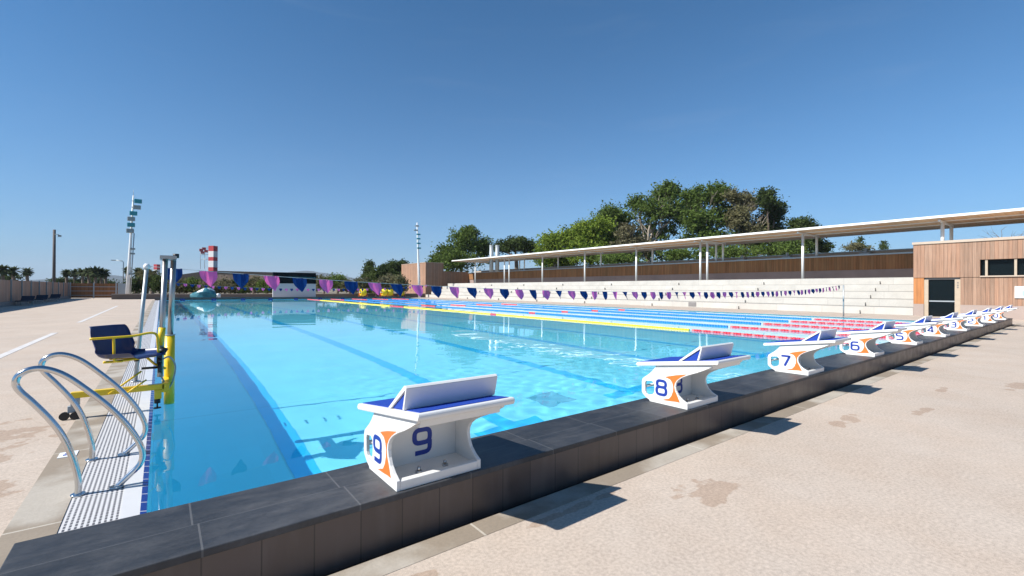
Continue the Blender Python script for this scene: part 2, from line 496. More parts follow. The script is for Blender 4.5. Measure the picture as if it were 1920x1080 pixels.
# pool basin
DEP = -2.0
WAVE = .00022
RIPPLE = .00095
b = MB()
b.box(-1.35, PX1 + .3, PY0 - .3, PY1 + .3, DEP - .3, DEP)
floor = b.build('pool_floor', M['pool'])
b = MB()
b.prism([(PX0, DEP), (PX0, -.84), (-1.16, -.034), (-1.35, -.034), (-1.35, DEP)], lambda a, c, d: (a, d, c), PY0, PY1)   # upper wall shape made up: cut back so refracted sun reaches the floor
b.prism([(PX0, -.028), (PX0, -.006), (-.296, -.006), (-.296, -.028)], lambda a, c, d: (a, d, c), PY0, PY1)
b.box(PX1, PX1 + .3, PY0, PY1, DEP, -.001)
b.box(-.6, PX1 + .3, PY0 - .3, PY0, DEP, .17); b.box(-.6, PX1 + .3, PY1, PY1 + .3, DEP, -.012)
walls = b.build('pool_wall', M['pool'])
b = MB()
for i in range(10):
    x = 1.03 + 2.5 * i
    b.box(x - .13, x + .13, 2.42, 48.8, DEP, DEP + .004)
    for y in (2.42, 48.8):
        b.box(x - .52, x + .52, y - .27 if y < 9 else y, y if y < 9 else y + .27, DEP, DEP + .0045)
lanes = b.build('lane_marking', M['lane'])
b = MB()
for (x, y) in ((4.72, 2.82), (9.72, 2.82), (14.72, 2.82)):
    b.box(x - .29, x + .29, y - .29, y + .29, DEP, DEP + .005)
drains = b.build('floor_drain', M['drain'])
import numpy as np
WX0, WX1, WY0, WY1, WS = PX0 - 2.6, PX1, PY0, PY1 + .5, .09  # sheet extended unseen under the left deck so sunlight refracts onto the floor
def spaced(a, f0, f1, c, fine=.038, grow=1.035, top=.13):
    """coordinates from a to c: fine steps between f0 and f1, widening beyond"""
    v = [f1]; st = fine
    while v[-1] < c: st = min(top, st * grow); v.append(v[-1] + st)
    lo_ = [f1]
    while lo_[-1] > f0: lo_.append(lo_[-1] - fine)
    st = fine
    while lo_[-1] > a: st = min(top, st * grow); lo_.append(lo_[-1] - st)
    v[-1] = c; lo_[-1] = a
    return np.array(lo_[::-1] + v[1:])
xs_, ys_ = spaced(WX0, PX0, 5.5, WX1), spaced(WY0, WY0, 5.5, WY1)
nx, ny = len(xs_) - 1, len(ys_) - 1
gx, gy = np.meshgrid(xs_, ys_)
rs_ = np.random.RandomState(4); gz = np.zeros_like(gx); gs = np.zeros_like(gx)
for k in range(22):
    lam = .5 * (3.0 ** rs_.rand()); th = rs_.rand() * 2 * math.pi; ph = rs_.rand() * 6.28
    kk = 2 * math.pi / lam
    wx, wy = .35 * np.sin(gy * .31 + k), .35 * np.sin(gx * .27 + k * 1.7)
    gz += WAVE * lam ** 1.2 * np.sin(kk * ((gx + wx) * math.cos(th) + (gy + wy) * math.sin(th)) + ph)
for k in range(26):
    lam = .17 * (2.4 ** rs_.rand()); th = rs_.rand() * 2 * math.pi; ph = rs_.rand() * 6.28
    kk = 2 * math.pi / lam
    wx, wy = .12 * np.sin(gy * 1.3 + k), .12 * np.sin(gx * 1.1 + k * 1.7)
    gs += RIPPLE * lam ** 1.5 * np.sin(kk * ((gx + wx) * math.cos(th) + (gy + wy) * math.sin(th)) + ph)
dist = np.hypot(np.maximum(gx - 2.5, 0) * .8, np.maximum(gy, 0))
gz *= .85 + .15 * np.exp(-dist / 12)
gz *= .6 + .4 * np.sin(gx * .23 + 1.3) * np.sin(gy * .17 + .4)
gz += gs * np.exp(-(dist / 6.0) ** 2) * np.clip((gx - .2) / 1.5, .15, 1)
me = bpy.data.meshes.new('water')
me.vertices.add(gx.size); me.vertices.foreach_set('co', np.stack([gx, gy, gz - .03], -1).astype(np.float32).ravel())
ii = (np.arange(ny)[:, None] * (nx + 1) + np.arange(nx)[None, :]).ravel()
q = np.stack([ii, ii + 1, ii + nx + 2, ii + nx + 1], -1).astype(np.int32)
me.loops.add(q.size); me.loops.foreach_set('vertex_index', q.ravel())
me.polygons.add(len(q)); me.polygons.foreach_set('loop_start', np.arange(len(q), dtype=np.int32) * 4)
me.polygons.foreach_set('use_smooth', np.ones(len(q), bool))
me.update(calc_edges=True); me.materials.append(M['water'])
water = bpy.data.objects.new('water', me); COL.objects.link(water)
water.cycles.is_caustics_caster = True
for o in (floor, walls, lanes, drains, water):
    tag(o, kind='structure')
for o in (floor, walls, lanes, drains):
    o.cycles.is_caustics_receiver = True

# deck paint lines
b = MB()
b.box(-2.46, -2.34, 6.5, 14.2, 0, .004); b.box(-2.46, -2.34, 18.6, 36.0, 0, .004)
tag(b.build('deck_line', mat('worn_line_paint', (.56, .54, .52), .8, var=.15, vscale=6)), kind='structure')

# ------------------------------------------------------------------ starting platforms
def platform(y0, y1, label, near):
    r = empty('starting_platform', (0, (y0 + y1) / 2, 0), label, 'platform')
    ym = (y0 + y1) / 2
    X0, X1 = -.65, 24.95
    b = MB(); b.box(X0, X1, y0 - ym - .006, y1 - ym + .006, .205, .236)
    b.build('slate_top', M['slate'], r, bevel=.004)
    b = MB(); b.box(X0 + .006, X1 - .006, y0 - ym, y1 - ym - .0, -.03 if near else 0, .205)
    b.build('tiled_base', M['kerb'], r)
platform(-.515, -.045, 'long dark slate kerb carrying the row of numbered starting blocks', True)
platform(51.02, 51.55, 'dark kerb along the far end of the pool', False)

# ------------------------------------------------------------------ starting blocks
def arc_path(pts, r, closed=False, seg=5):
    out = []; n = len(pts)
    for i, p in enumerate(pts):
        p = Vector(p)
        if not closed and i in (0, n - 1): out.append(p); continue
        a = Vector(pts[i - 1]); c = Vector(pts[(i + 1) % n])
        u = (a - p); v = (c - p); rr = min(r, u.length * .49, v.length * .49)
        p0 = p + u.normalized() * rr; p1 = p + v.normalized() * rr
        for k in range(seg + 1):
            t = k / seg; out.append(p0 * (1 - t) ** 2 + p * 2 * t * (1 - t) + p1 * t * t)
    return out
DIG = {0: ([[(0,0),(1,0),(1,1.4),(0,1.4)]], [True]),
       1: ([[(.25,1.1),(.6,1.4),(.6,0)]], [False]),
       2: ([[(0,1.05),(0,1.4),(1,1.4),(1,.75),(0,.6),(0,0),(1,0)]], [False]),
       3: ([[(0,1.4),(1,1.4),(1,0),(0,0)], [(.3,.72),(.95,.72)]], [False, False]),
       4: ([[(1.1,.38),(0,.38),(.72,1.45),(.78,1.4),(.78,0)]], [False]),
       5: ([[(1,1.4),(0,1.4),(0,.8),(1,.8),(1,0),(0,0)]], [False]),
       6: ([[(.95,1.4),(0,1.4),(0,.7)], [(0,0),(1,0),(1,.82),(0,.82)]], [False, True]),
       7: ([[(0,1.4),(1,1.4),(.4,0)]], [False]),
       8: ([[(.04,.76),(.96,.76),(.96,1.4),(.04,1.4)], [(0,0),(1,0),(1,.76),(0,.76)]], [True, True]),
       9: ([[(.05,0),(1,0),(1,.7)], [(0,.6),(1,.6),(1,1.4),(0,1.4)]], [False, True])}
def digit_mb(d, fn, w, h):
    """fn(u,v)->3D; strokes as flat ribbons, u 0..w, v 0..h"""
    b = MB(); hw = .145
    for si, (pl, cl) in enumerate(zip(*DIG[d])):
        p = arc_path(pl, .34 if d in (0, 6, 8, 9, 5, 3, 2) else .06, cl)
        n = len(p); L_, R_ = [], []
        for i in range(n):
            a = p[i - 1] if (cl or i > 0) else p[i]; c = p[(i + 1) % n] if (cl or i < n - 1) else p[i]
            t = (c - a).normalized(); nn = Vector((-t.y, t.x))
            L_.append(p[i] + nn * hw); R_.append(p[i] - nn * hw)
        for i in range(n if cl else n - 1):
            j = (i + 1) % n
            q = [L_[i], L_[j], R_[j], R_[i]]
            b.face([fn((v.x * (w - .25 * w) + .125 * w), (v.y + .125) / 1.65 * h, si * .0004) for v in q])
    return b

def ztop(y): return .330 + (-.02 - y) * .1415      # plate top, rises towards the rear
SIDE = [(-.5, 0), (-.5, .05), (-.455, .072), (-.42, .10), (-.399, .135), (-.391, .17), (-.396, .20), (-.415, .228), (-.45, .254), (-.51, .284),
        (-.58, .312), (-.65, .345), (-.712, .378), (-.712, .392), (-.20, .321), (-.19, .300), (-.165, .27), (-.13, .238), (-.095, .213),
        (-.064, .19), (-.056, .165), (-.056, .075), (-.066, .055), (-.10, .028), (-.135, .012), (-.14, 0)]
HOLE = [(-.098, .172), (-.160, .180), (-.181, .165), (-.187, .12), (-.183, .085), (-.165, .066), (-.125, .056), (-.106, .06), (-.094, .08), (-.091, .15)]
ORNG = [(-.29, .237), (-.39, .266), (-.50, .290), (-.440, .255), (-.406, .228), (-.386, .198), (-.381, .17), (-.388, .135), (-.406, .104), (-.434, .045),
        (-.39, .045), (-.34, .040), (-.262, .036), (-.332, .060), (-.355, .09), (-.369, .13), (-.371, .165), (-.362, .197), (-.342, .222)]
def block_parts():
    """shared part meshes, local origin = centre of the footprint line x, platform top"""
    P = {}
    b = MB()
    for sx in (-1, 1):
        b.prism(SIDE, lambda a, c, d: (d, a, c), sx * .242, sx * .222, [HOLE])
    b.box(-.222, .222, -.262, -.240, .022, ztop(-.25) - .03)             # number wall
    b.box(-.222, .222, -.462, -.15, 0, .024)                            # floor
    b.box(-.222, .222, -.500, -.462, 0, .046)                           # rear lip
    b.box(-.222, .222, -.455, -.445, .0241, .030)
    # under-plate shell following the sloped plate
    b.prism([(-.70, .352), (-.71, .386), (-.21, .3155), (-.21, .29), (-.25, .288), (-.56, .330)], lambda a, c, d: (d, a, c), -.2215, .2215)
    P['body'] = b.build('body', M['white'], bevel=.003)
    b = MB()
    prof = [(-.765, ztop(-.765) - .034), (-.772, ztop(-.765) - .016), (-.765, ztop(-.765)), (-.02, ztop(-.02)), (-.008, ztop(-.02) - .016), (-.02, ztop(-.02) - .034)]
    b.prism(prof, lambda a, c, d: (d, a, c), -.265, .265)
    P['top_plate'] = b.build('top_plate', M['white'], bevel=.006)
    b = MB()
    b.prism([(-.745, ztop(-.745) - .002), (-.745, ztop(-.745) + .003), (-.035, ztop(-.035) + .003), (-.035, ztop(-.035) - .002)], lambda a, c, d: (d, a, c), -.243, .243)
    P['grip_mat'] = b.build('grip_mat', M['blue_mat'])
    # kick plate: sloped plate with rear leaf
    b = MB()
    z0 = ztop(-.44)
    b.prism([(-.425, ztop(-.425) + .0035), (-.455, ztop(-.455) + .0035), (-.632, .520), (-.622, .530), (-.608, .529)], lambda a, c, d: (d, a, c), -.256, .256)
    b.prism([(-.632, .519), (-.619, .508), (-.591, ztop(-.591) + .004), (-.606, ztop(-.606) + .004)], lambda a, c, d: (d, a, c), -.2555, .2555)
    P['kick_plate'] = b.build('kick_plate', M['white'], bevel=.002)
    b = MB()
    b.prism([(-.458, ztop(-.458) + .0045), (-.618, .506), (-.590, ztop(-.59) + .0045)], lambda a, c, d: (d, a, c), -.246, .246)
    P['kick_core'] = b.build('wedge_filler', M['blue_mat'])
    for sx in (-1, 1):
        b = MB()
        b.prism(ORNG, lambda a, c, d: (d, a, c), sx * .2422, sx * .2428)
        P['stripe%d' % sx] = b.build('orange_stripe', M['orange'])
    b = MB()
    for z in (.12,):
        b.tube([(-.2225, -.078, z), (.2225, -.078, z)], .013, 10)
    P['grab_bar'] = b.build('grab_bar', M['white'])
    for sx in (-1, 1):
        b = MB(); b.tube([(sx * .077 , -.40, .024), (sx * .077, -.40, .034)], .017, 12); b.tube([(sx * .077, -.40, .034), (sx * .077, -.40, .050), (sx * .077, -.40, .056)], [.010, .010, .005], 8)
        P['bolt%d' % sx] = b.build('bolt', M['bolt'])
    return P
proto = block_parts()
def add_numbers(root, d):
    s = [(-1, lambda u, v, e: (-.2430 - e, -.196 - u, .070 + v)), (1, lambda u, v, e: (.2430 + e, -.318 + u, .070 + v))]
    for sx, fn in s:
        digit_mb(d, fn, .122, .138).build('number_marking', M['ink'], root, fix=False)
    digit_mb(d, lambda u, v, e: (-.052 + u, -.2632 - e, .058 + v), .124, .148).build('number_marking', M['ink'], root, fix=False)
for i in range(10):
    d = 9 - i
    names = {9: 'nearest white starting block, marked 9 in blue, with blue sloping top',
             8: 'white starting block marked 8, second from the camera on the slate kerb',
             7: 'white block showing a blue 7, third nearest of the row, against open water',
             6: 'white block showing a blue 6, with the red rope end behind its handle',
             5: 'white block showing a blue 5, fifth from the camera, between 6 and 4',
             4: 'white block showing a blue 4, standing below the glass doorway',
             3: 'white block showing a blue 3, below the right door frame',
             2: 'white block showing a blue 2, third from the far right end',
             1: 'white block showing a blue 1, next to last on the kerb',
             0: 'farthest white starting block, marked 0, at the right end of the kerb'}
    r = empty('starting_block', (.926 + 2.5 * i, 0, .236), names[d], 'starting block', 'numbered starting blocks on the slate kerb')
    for k, o in proto.items():
        c = o if i == 0 else o.copy()
        if i: COL.objects.link(c)
        c.parent = r
    add_numbers(r, d)

# ------------------------------------------------------------------ grab rails
NEAR = [(-.589, -.01), (-.588, .084), (-.612, .216), (-.653, .349), (-.707, .458), (-.776, .565), (-.826, .635), (-.842, .680), (-.829, .722), (-.782, .750), (-.722, .745),
        (-.646, .700), (-.554, .606), (-.458, .494), (-.377, .376), (-.320, .262), (-.298, .180), (-.310, .115), (-.360, .060), (-.420, .0)]
def smooth_path(pts, n=5):
    out = []
    P = [Vector(p) for p in pts]; P = [P[0] * 2 - P[1]] + P + [P[-1] * 2 - P[-2]]
    for i in range(1, len(P) - 2):
        for k in range(n):
            t = k / n; a, b_, c, d = P[i-1], P[i], P[i+1], P[i+2]
            out.append(.5 * ((2*b_) + (-a + c)*t + (2*a - 5*b_ + 4*c - d)*t*t + (-a + 3*b_ - 3*c + d)*t**3))
    out.append(P[-2]); return out
for y, lab in ((1.075, 'nearer polished steel grab rail arching over the white overflow grating'), (1.755, 'polished steel grab rail just behind the nearer one, toward the lift')):
    r = empty('grab_rail', (-.5, y, 0), lab, 'grab rail', 'pair of pool grab rails')
    b = MB(); b.tube(smooth_path([(x + .5, 0, z) for x, z in NEAR]), .0165, 14)
    b.build('rail_tube', M['steel'], r)
    for x in (-.089, .08):
        b = MB(); b.tube([(x, 0, -.001), (x, 0, .008)], .034, 16)
        b.build('foot_flange', M['steel'], r)

# ------------------------------------------------------------------ pool lift with seat
r = empty('pool_lift', (-.2, 3.4, 0), 'yellow and steel pool lift with navy seat standing at the pool edge', 'pool lift')
r.matrix_world = Matrix.Translation((-.2, 3.4, 0)); bpy.context.view_layer.update()
def lp(x, y, z): return (x + .2, y - 3.4, z)
def lift_part(b, name, mt, parent=None, bevel=0):
    return b.build(name, mt, parent or r, bevel=bevel)
b = MB(); b.tube([lp(-.135, 3.60, -.10), lp(-.135, 3.60, .69)], .047, 20); c_ = lift_part(b, 'yellow_cylinder', M['yellow'])
b = MB(); b.tube([lp(-.135, 3.60, .691), lp(-.135, 3.60, .70)], .050, 20); lift_part(b, 'cylinder_cap', M['grey'])
b = MB(); b.tube([lp(-.130, 3.60, .70), lp(-.106, 3.60, 1.535)], .026, 14); lift_part(b, 'steel_column', M['steel_dull'])
b = MB(); b.tube([lp(-.215, 3.30, .30), lp(-.180, 3.30, 1.50)], .024, 14); lift_part(b, 'steel_column', M['steel_dull'])
b = MB(); b.box(*[v for v in (.2 - .225, .2 - .085)], -.14, .23, 1.50, 1.535); lift_part(b, 'top_bracket', M['steel_dull'], bevel=.003)
b = MB(); b.tube([lp(-.085, 3.60, 1.53), lp(-.085, 3.60, 1.575)], .028, 12); lift_part(b, 'top_knob', M['black'])
b = MB(); b.tube([lp(-.215, 3.30, .62), lp(-.200, 3.30, .80)], .030, 12); lift_part(b, 'yellow_sleeve', M['yellow'])
b = MB(); b.box(-.66, .02, -.23, -.17, .19, .245); b.box(.0, .06, -.23, .20, .16, .25); lift_part(b, 'base_beam', M['yellow'], bevel=.004)
b = MB(); b.box(-.06, .0, -.235, -.165, .10, .19); lift_part(b, 'front_foot_bracket', M['yellow'], bevel=.004)
b = MB(); b.tube([lp(-.235, 3.20, .10), lp(-.235, 3.20, .055)], .026, 12); b.tube([lp(-.235, 3.20, .055), lp(-.235, 3.20, .012)], .007, 8); b.tube([lp(-.235, 3.20, .003), lp(-.235, 3.20, .012)], .032, 12); lift_part(b, 'adjusting_foot', M['black'])
# castor
b = MB(); b.box(-.66, -.60, -.23, -.17, .12, .19); b.box(-.68, -.60, -.222, -.178, .06, .12); lift_part(b, 'castor_fork', M['grey'], bevel=.003)
for dx in (0, .075):
    b = MB(); b.tube([(-.70 + dx, -.232 - dx * .3, .036), (-.70 + dx, -.20 - dx * .3, .036)], .036, 16); lift_part(b, 'castor_wheel', M['black'])
# braces
b = MB(); b.tube([(-.40, -.24, .20), (-.30, -.20, .27), (-.16, -.16, .38)], .009, 8); b.tube([(-.30, -.26, .17), (-.12, -.22, .30)], .008, 8); lift_part(b, 'brace_rod', M['yellow'])
b = MB(); b.tube([(-.16, -.12, .40), (-.03, -.12, .40)], .012, 8); b.tube([(-.035, -.14, .40), (-.005, -.14, .40)], .055, 14); b.tube([(-.03, -.14, .47), (-.01, -.14, .47)], .03, 12); b.box(-.045, .0, -.15, -.10, .44, .52); lift_part(b, 'control_valve', M['black'])
b = MB(); b.tube(smooth_path([(-.01, -.14, .47), (.06, -.14, .50), (.11, -.12, .40), (.09, -.10, .25), (.045, -.08, .16), (.02, -.10, .24), (-.01, -.12, .32), (-.02, -.13, .38)]), .008, 8); lift_part(b, 'hose', M['grey'])
b = MB(); b.tube([(-.025, -.12, .555), (.03, -.12, .555)], .036, 12); lift_part(b, 'pivot_knob', M['black'])
# seat frame and armrests (drawn .065 too high, so the parts are set down)
SD = -.065
b = MB(); b.tube(smooth_path([(-.44, -.22, .565), (-.36, -.20, .563), (-.20, -.17, .572), (-.02, -.12, .60)]), .012, 10)
b.tube([(-.14, -.15, .60), (-.06, -.11, .50), (.03, -.08, .44)], .012, 8)
b.box(-.40, -.05, -.16, -.12, .575, .592); lift_part(b, 'seat_frame', M['yellow']).location.z = SD
b = MB(); b.tube(smooth_path([(-.53, -.28, .795), (-.40, -.26, .797), (-.22, -.22, .802), (-.10, -.19, .822), (-.045, -.18, .80), (-.035, -.17, .72), (-.03, -.16, .62)]), .0115, 10)
b.tube(smooth_path([(-.365, -.25, .795), (-.362, -.25, .70), (-.360, -.25, .60), (-.345, -.245, .57), (-.30, -.235, .565)]), .011, 10); lift_part(b, 'armrest', M['yellow']).location.z = SD
b = MB(); b.tube([(-.20, -.15, .545), (-.20, -.15, .57)], .02, 10); lift_part(b, 'swivel_stop', M['black']).location.z = SD
# bucket shell
def shell():
    prof = [(.38, .0), (.33, .015), (.20, .006), (.08, .0), (.02, .012), (-.02, .06), (-.045, .13), (-.065, .20), (-.085, .27), (-.10, .295), (-.112, .298)]
    prof = [tuple(p) for p in smooth_path([(a, c, 0) for a, c in prof], 3)]
    nU = 14; V = []
    for (d, z, _) in prof:
        row = []
        for k in range(nU + 1):
            u = -1 + 2 * k / nU
            half = .215
            if z > .2: half = .215 - .06 * ((z - .2) / .1) ** 2 * .5
            e = max(0, abs(u) - .62) / .38
            wrap = .055 * e ** 1.6
            up = .045 * e ** 2 * (1 if z < .1 else max(0, 1 - (z - .1) / .1))
            fwd = wrap * min(1, max(0, (z) / .06))
            row.append(Vector((u * half, d + fwd, z + up)))
        V.append(row)
    ang = math.atan2(-.62, .78)          # facing direction in xy
    F = Vector((math.cos(ang), math.sin(ang), 0)); Rr = Vector((F.y, -F.x, 0))
    O = Vector((-.38, -.06, .60))
    b = MB(); base = 0
    for side, th in ((0, 0), (1, .006)):
        for row in V:
            for p in row:
                b.v.append(tuple(O + Rr * p.x + F * (p.y - th * (1 if p.z > .04 else 0)) + Vector((0, 0, p.z - th * (0 if p.z > .04 else 1)))))
    n = len(V); mW = nU + 1
    for side in (0, 1):
        o = side * n * mW
        for i in range(n - 1):
            for k in range(nU):
                q = (o + i*mW + k, o + i*mW + k+1, o + (i+1)*mW + k+1, o + (i+1)*mW + k)
                b.f.append(q if side else q[::-1]); b.mi.append(0); b.sm.append(True)
    o = n * mW
    edge = [k for k in range(mW)] + [i*mW + nU for i in range(1, n)] + [(n-1)*mW + k for k in range(nU - 1, -1, -1)] + [i*mW for i in range(n - 2, 0, -1)]
    for i in range(len(edge)):
        a, c = edge[i], edge[(i + 1) % len(edge)]
        b.f.append((a, c, c + o, a + o)); b.mi.append(0); b.sm.append(True)
    return b
lift_part(shell(), 'seat_shell', M['seat']).location.z = SD
for o in r.children:
    if o.name.startswith('yellow_cylinder'): o.cycles.is_caustics_receiver = True

# small depth plaque on the strip
r = empty('depth_plaque', (-.735, 1.985, .002), 'small white square plaque set in the grey strip beside the grab rails', 'plaque')
b = MB(); b.box(-.05, .05, -.065, .065, 0, .004); b.build('plate', M['paint_white'], r)
b = MB(); b.box(-.025, -.006, -.03, .0, .004, .0046); b.box(.006, .03, .0, .025, .004, .0046); b.box(-.02, .0, .012, .03, .004, .0046); b.build('faded_marking', M['ink'], r)

# ------------------------------------------------------------------ backstroke flag lines
def zrope(x, lo_, hi_, p=2.85): return lo_ + (hi_ - lo_) * abs((x - 12.4) / 12.8) ** p
def flag_line(y, lo_, hi_, x0, x1, sp, wd, dr, label, seed, post_h, near):
    rnd = random.Random(seed)
    r = empty('flag_line', (12.4, y, 0), label, 'flag line')
    b = MB(); N = 120
    b.tube([(x0 + (x1 - x0) * k / N - 12.4, 0, zrope(x0 + (x1 - x0) * k / N, lo_, hi_)) for k in range(N + 1)], .0035 if near else .006, 5)
    b.build('rope', M['rope'], r)
    i = 0; x = x0 + .26
    while x < x1 - .2:
        tw = rnd.gauss(0, .22) + (-.35 if near else 0) * min(1, max(0, (x - 3) / 6)); sw = rnd.uniform(.0, .05) + (.05 if near and x > 2.6 else 0); bend = rnd.uniform(-.03, .03)
        if near and x > 3 and rnd.random() < .12: tw += 1.3
        b = MB(); rows = []
        shape = [(0, 1), (.12, 1), (.35, .98), (.55, .82), (.78, .42), (1, .03)]
        for (v, wf) in shape:
            row = []
            for k in range(5):
                u = (-1 + k * .5) * wf * wd / 2
                t = tw * (v * .8 + .1) if v > 0 else 0
                row.append((x - 12.4 + u * math.cos(t) + sw * v, u * math.sin(t) + bend * v * (1 - abs(u) * 3) + .012 * math.sin(u * 40 + i), zrope(x, lo_, hi_) - v * dr))
            rows.append(row)
        for a in range(len(rows) - 1):
            for k in range(4):
                b.face([rows[a][k], rows[a][k+1], rows[a+1][k+1], rows[a+1][k]], 0, True)
        b.build('pennant', M['magenta'] if i % 2 else M['navy'], r, fix=False)
        i += 1; x += sp
flag_line(5.0, 1.155, 1.485, -.35, 25.5, .392, .205, .215, 'near line of magenta and navy pennants strung low across the whole pool', 3, 1.5, True)
flag_line(46.0, 1.15, 1.75, -.3, 25.0, .50, .26, .28, 'distant line of tiny pink and teal pennants across the far end of the pool', 5, 1.8, False)

def post(x0, y0, x1, z1, label, knob=True, rr=.022):
    r = empty('flag_post', (x0, y0, 0), label, 'post')
    b = MB(); b.tube([(0, 0, 0), (x1 - x0, 0, z1)], rr, 12); b.build('pole', M['galv'], r)
    if knob:
        b = MB(); b.tube([(x1 - x0, 0, z1 - .02), (x1 - x0, 0, z1 + .02), (x1 - x0, 0, z1 + .045)], [.036, .036, .02], 12); b.build('cap', M['paint_white'], r)
    b = MB(); b.tube([(0, 0, .001), (0, 0, .012)], .05, 14); b.build('base_flange', M['steel'], r)
post(-.465, 5.0, -.36, 1.47, 'slim grey post with white cap holding the near pennants, beside the lift')
post(25.25, 4.88, 25.23, 1.50, 'slim grey post on the right pool edge in front of the terrace steps', False, .03)

# ------------------------------------------------------------------ lane ropes
def lane_rope(x, zones, label):
    r = empty('lane_rope', (x, 0, 0), label, 'lane rope', 'floating lane ropes')
    per = .10
    for (y0, y1, mt, nm) in zones:
        b = MB(); y = y0
        pts = []; rs = []
        n = int((y1 - y0) / per)
        for k in range(n):
            yy = y0 + k * per
            wob = .03 * math.sin(yy * .35 + x) + .012 * math.sin(yy * 1.7 + x * 3)
            for (o, q) in ((.004, .016), (.006, .043), (.078, .043), (.080, .016)):
                pts.append((wob, yy + o, -.020)); rs.append(q)
        b.tube(pts, rs, 10)
        # alternate pale discs in the end zones
        mi = []
        if nm == 'red_floats':
            for idx in range(len(b.f)):
                ringi = idx // 10
                mi.append(1 if ((ringi // 4) % 3 == 2) else 0)
            b.mi = mi
        b.build(nm, [mt, M['f_white']], r)
base_l = {0: 'yellow lane rope with red ends, nearest of the floating ropes', 1: 'blue lane rope with red end just beyond the yellow rope',
          2: 'second blue lane rope beyond the yellow rope', 3: 'third blue lane rope beyond the yellow rope', 4: 'blue lane rope farthest right, nearest the terrace'}
for j in range(5):
    x = 12.64 + 2.42 * j
    c, nm = (M['f_yel'], 'yellow_floats') if j == 0 else (M['f_blue'], 'blue_floats')
    zones = [(.02, 5.2, M['f_red'], 'red_floats'), (5.2, 15.3, c, nm), (15.3, 15.8, M['f_red'], 'marker_floats'), (15.8, 26.0, c, nm), (26.0, 28.2, M['f_red'], 'marker_floats'),
             (28.2, 46, c, nm), (46, 50.95, M['f_red'], 'red_floats')]
    lane_rope(x, zones, base_l[j])

# navy lane targets hanging on the far wall
for i in range(10):
    x = 1.45 + 2.5 * i
    b = MB(); b.box(-.2, .2, -.03, 0, -.16, .13)
    lab = ['navy square target on far pool wall, leftmost one', 'navy target on far pool wall, second from left', 'navy target on far pool wall, third from left',
           'navy target on far pool wall, fourth from left', 'navy target on far pool wall under the scoreboard right part', 'navy target on far wall at the yellow rope end',
           'navy target on far wall just right of yellow rope end', 'navy target on far wall below the first yellow reel', 'navy target on far wall below the second yellow reel',
           'navy target on far pool wall, rightmost one'][i]
    o = b.build('lane_target', M['tile_navy']); o.location = (x, 51.0, 0)
    tag(o, lab, 'wall target', 'navy lane targets on the far wall')

# ------------------------------------------------------------------ right side: terrace, canopy, buildings
r = empty('terrace_steps', (29.65, 30, 0), 'pale concrete stepped terrace along the right side of the pool', 'terrace')
YS0, YS1 = 3.23, 56.3
for k in range(5):
    b = MB(); x0 = .9 * k
    b.box(x0, 7.64, YS0 - 30, YS1 - 30 - .0 * k, .404 * k, .404 * (k + 1))
    b.build('step', M['terrace'], r, bevel=.01)
for yy in (5.9, 12.4, 19.0, 26.0, 32.5, 39.0, 45.5):
    for k in range(5):
        x0 = .9 * k
        b = MB(); b.box(x0 - .15, x0 - .001, yy - 30 - .5, yy - 30 + .5, .404 * k + .001, .404 * k + .2)
        b.build('half_step', M['terrace'], r)
for yy in (15.2, 47.5):
    b = MB(); b.box(-.012, -.001, yy - 30 - .3, yy - 30 + .3, .06, .37); b.build('vent_grille', M['shotcrete'], r)

r = empty('rear_building', (37.3, 30, 0), 'long low brown timber building behind the terrace under the canopy', 'building')
b = MB(); b.box(0.06, 12, YS0 - 30, 59 - 30, 0, 2.67); b.build('lower_wall', M['mauve'], r)
b = MB(); b.box(0, 12, YS0 - 30, 59 - 30, 2.671, 3.62); b.build('timber_wall', M['wood_wall'], r)
b = MB(); b.box(-.12, 12.1, YS0 - 30, 59.1 - 30, 3.621, 3.71); b.build('cornice', M['galv'], r)
b = MB(); b.box(1.6, 12, YS0 - 30, 58 - 30, 3.711, 4.0); b.build('parapet', M['fascia'], r)
b = MB(); b.box(1.55, 12.1, YS0 - 30, 58.05 - 30, 4.001, 4.06); b.build('parapet_cap', M['galv'], r)
for yy in (45, 33.5, 27, 16, 12.5, 7.5):
    b = MB(); b.box(1.0, 1.5, yy - 30 - .3, yy - 30 + .3, 3.711, 3.90); b.tube([(1.25, yy - 30, 3.9), (1.25, yy - 30, 4.2)], .1, 10)
    b.build('roof_vent', M['galv'], r, bevel=.02)

r = empty('canopy', (35, 24, 2.02), 'long flat white-edged canopy with timber soffit on white posts over the terrace', 'canopy')
CZ = 3.26
b = MB(); b.box(-1.1, 5.0, -36, 32.2, CZ, CZ + .02); b.build('soffit', M['soffit'], r)
b = MB(); b.box(-1.15, 5.05, -36.05, 32.25, CZ + .021, CZ + .15); b.build('roof_slab', M['roof_white'], r)
for x in (.35, 2.2):
    b = MB(); b.box(x - .05, x + .05, -36, 32.2, CZ - .045, CZ - .001); b.build('purlin', M['paint_white'], r)
cols = [3.0, 10.12, 17.08, 17.68, 24.07, 30.6, 37.3, 43.7, 44.7, 51.6]
for yy in cols:
    hidden = yy < 3.2
    b = MB(); zb = 0 if not hidden else 1.6
    b.tube([(0, yy - 24, zb), (0, yy - 24, CZ - .12)], .085, 12); b.build('front_post', M['paint_white'], r)
    b = MB(); b.tube([(2.5, yy - 24, 1.70), (2.5, yy - 24, CZ - .12)], .085, 12); b.build('rear_post', M['paint_white'], r)
    b = MB(); b.box(-.9, 2.9, yy - 24 - .05, yy - 24 + .05, CZ - .14, CZ - .046); b.build('cross_beam', M['paint_white'], r)

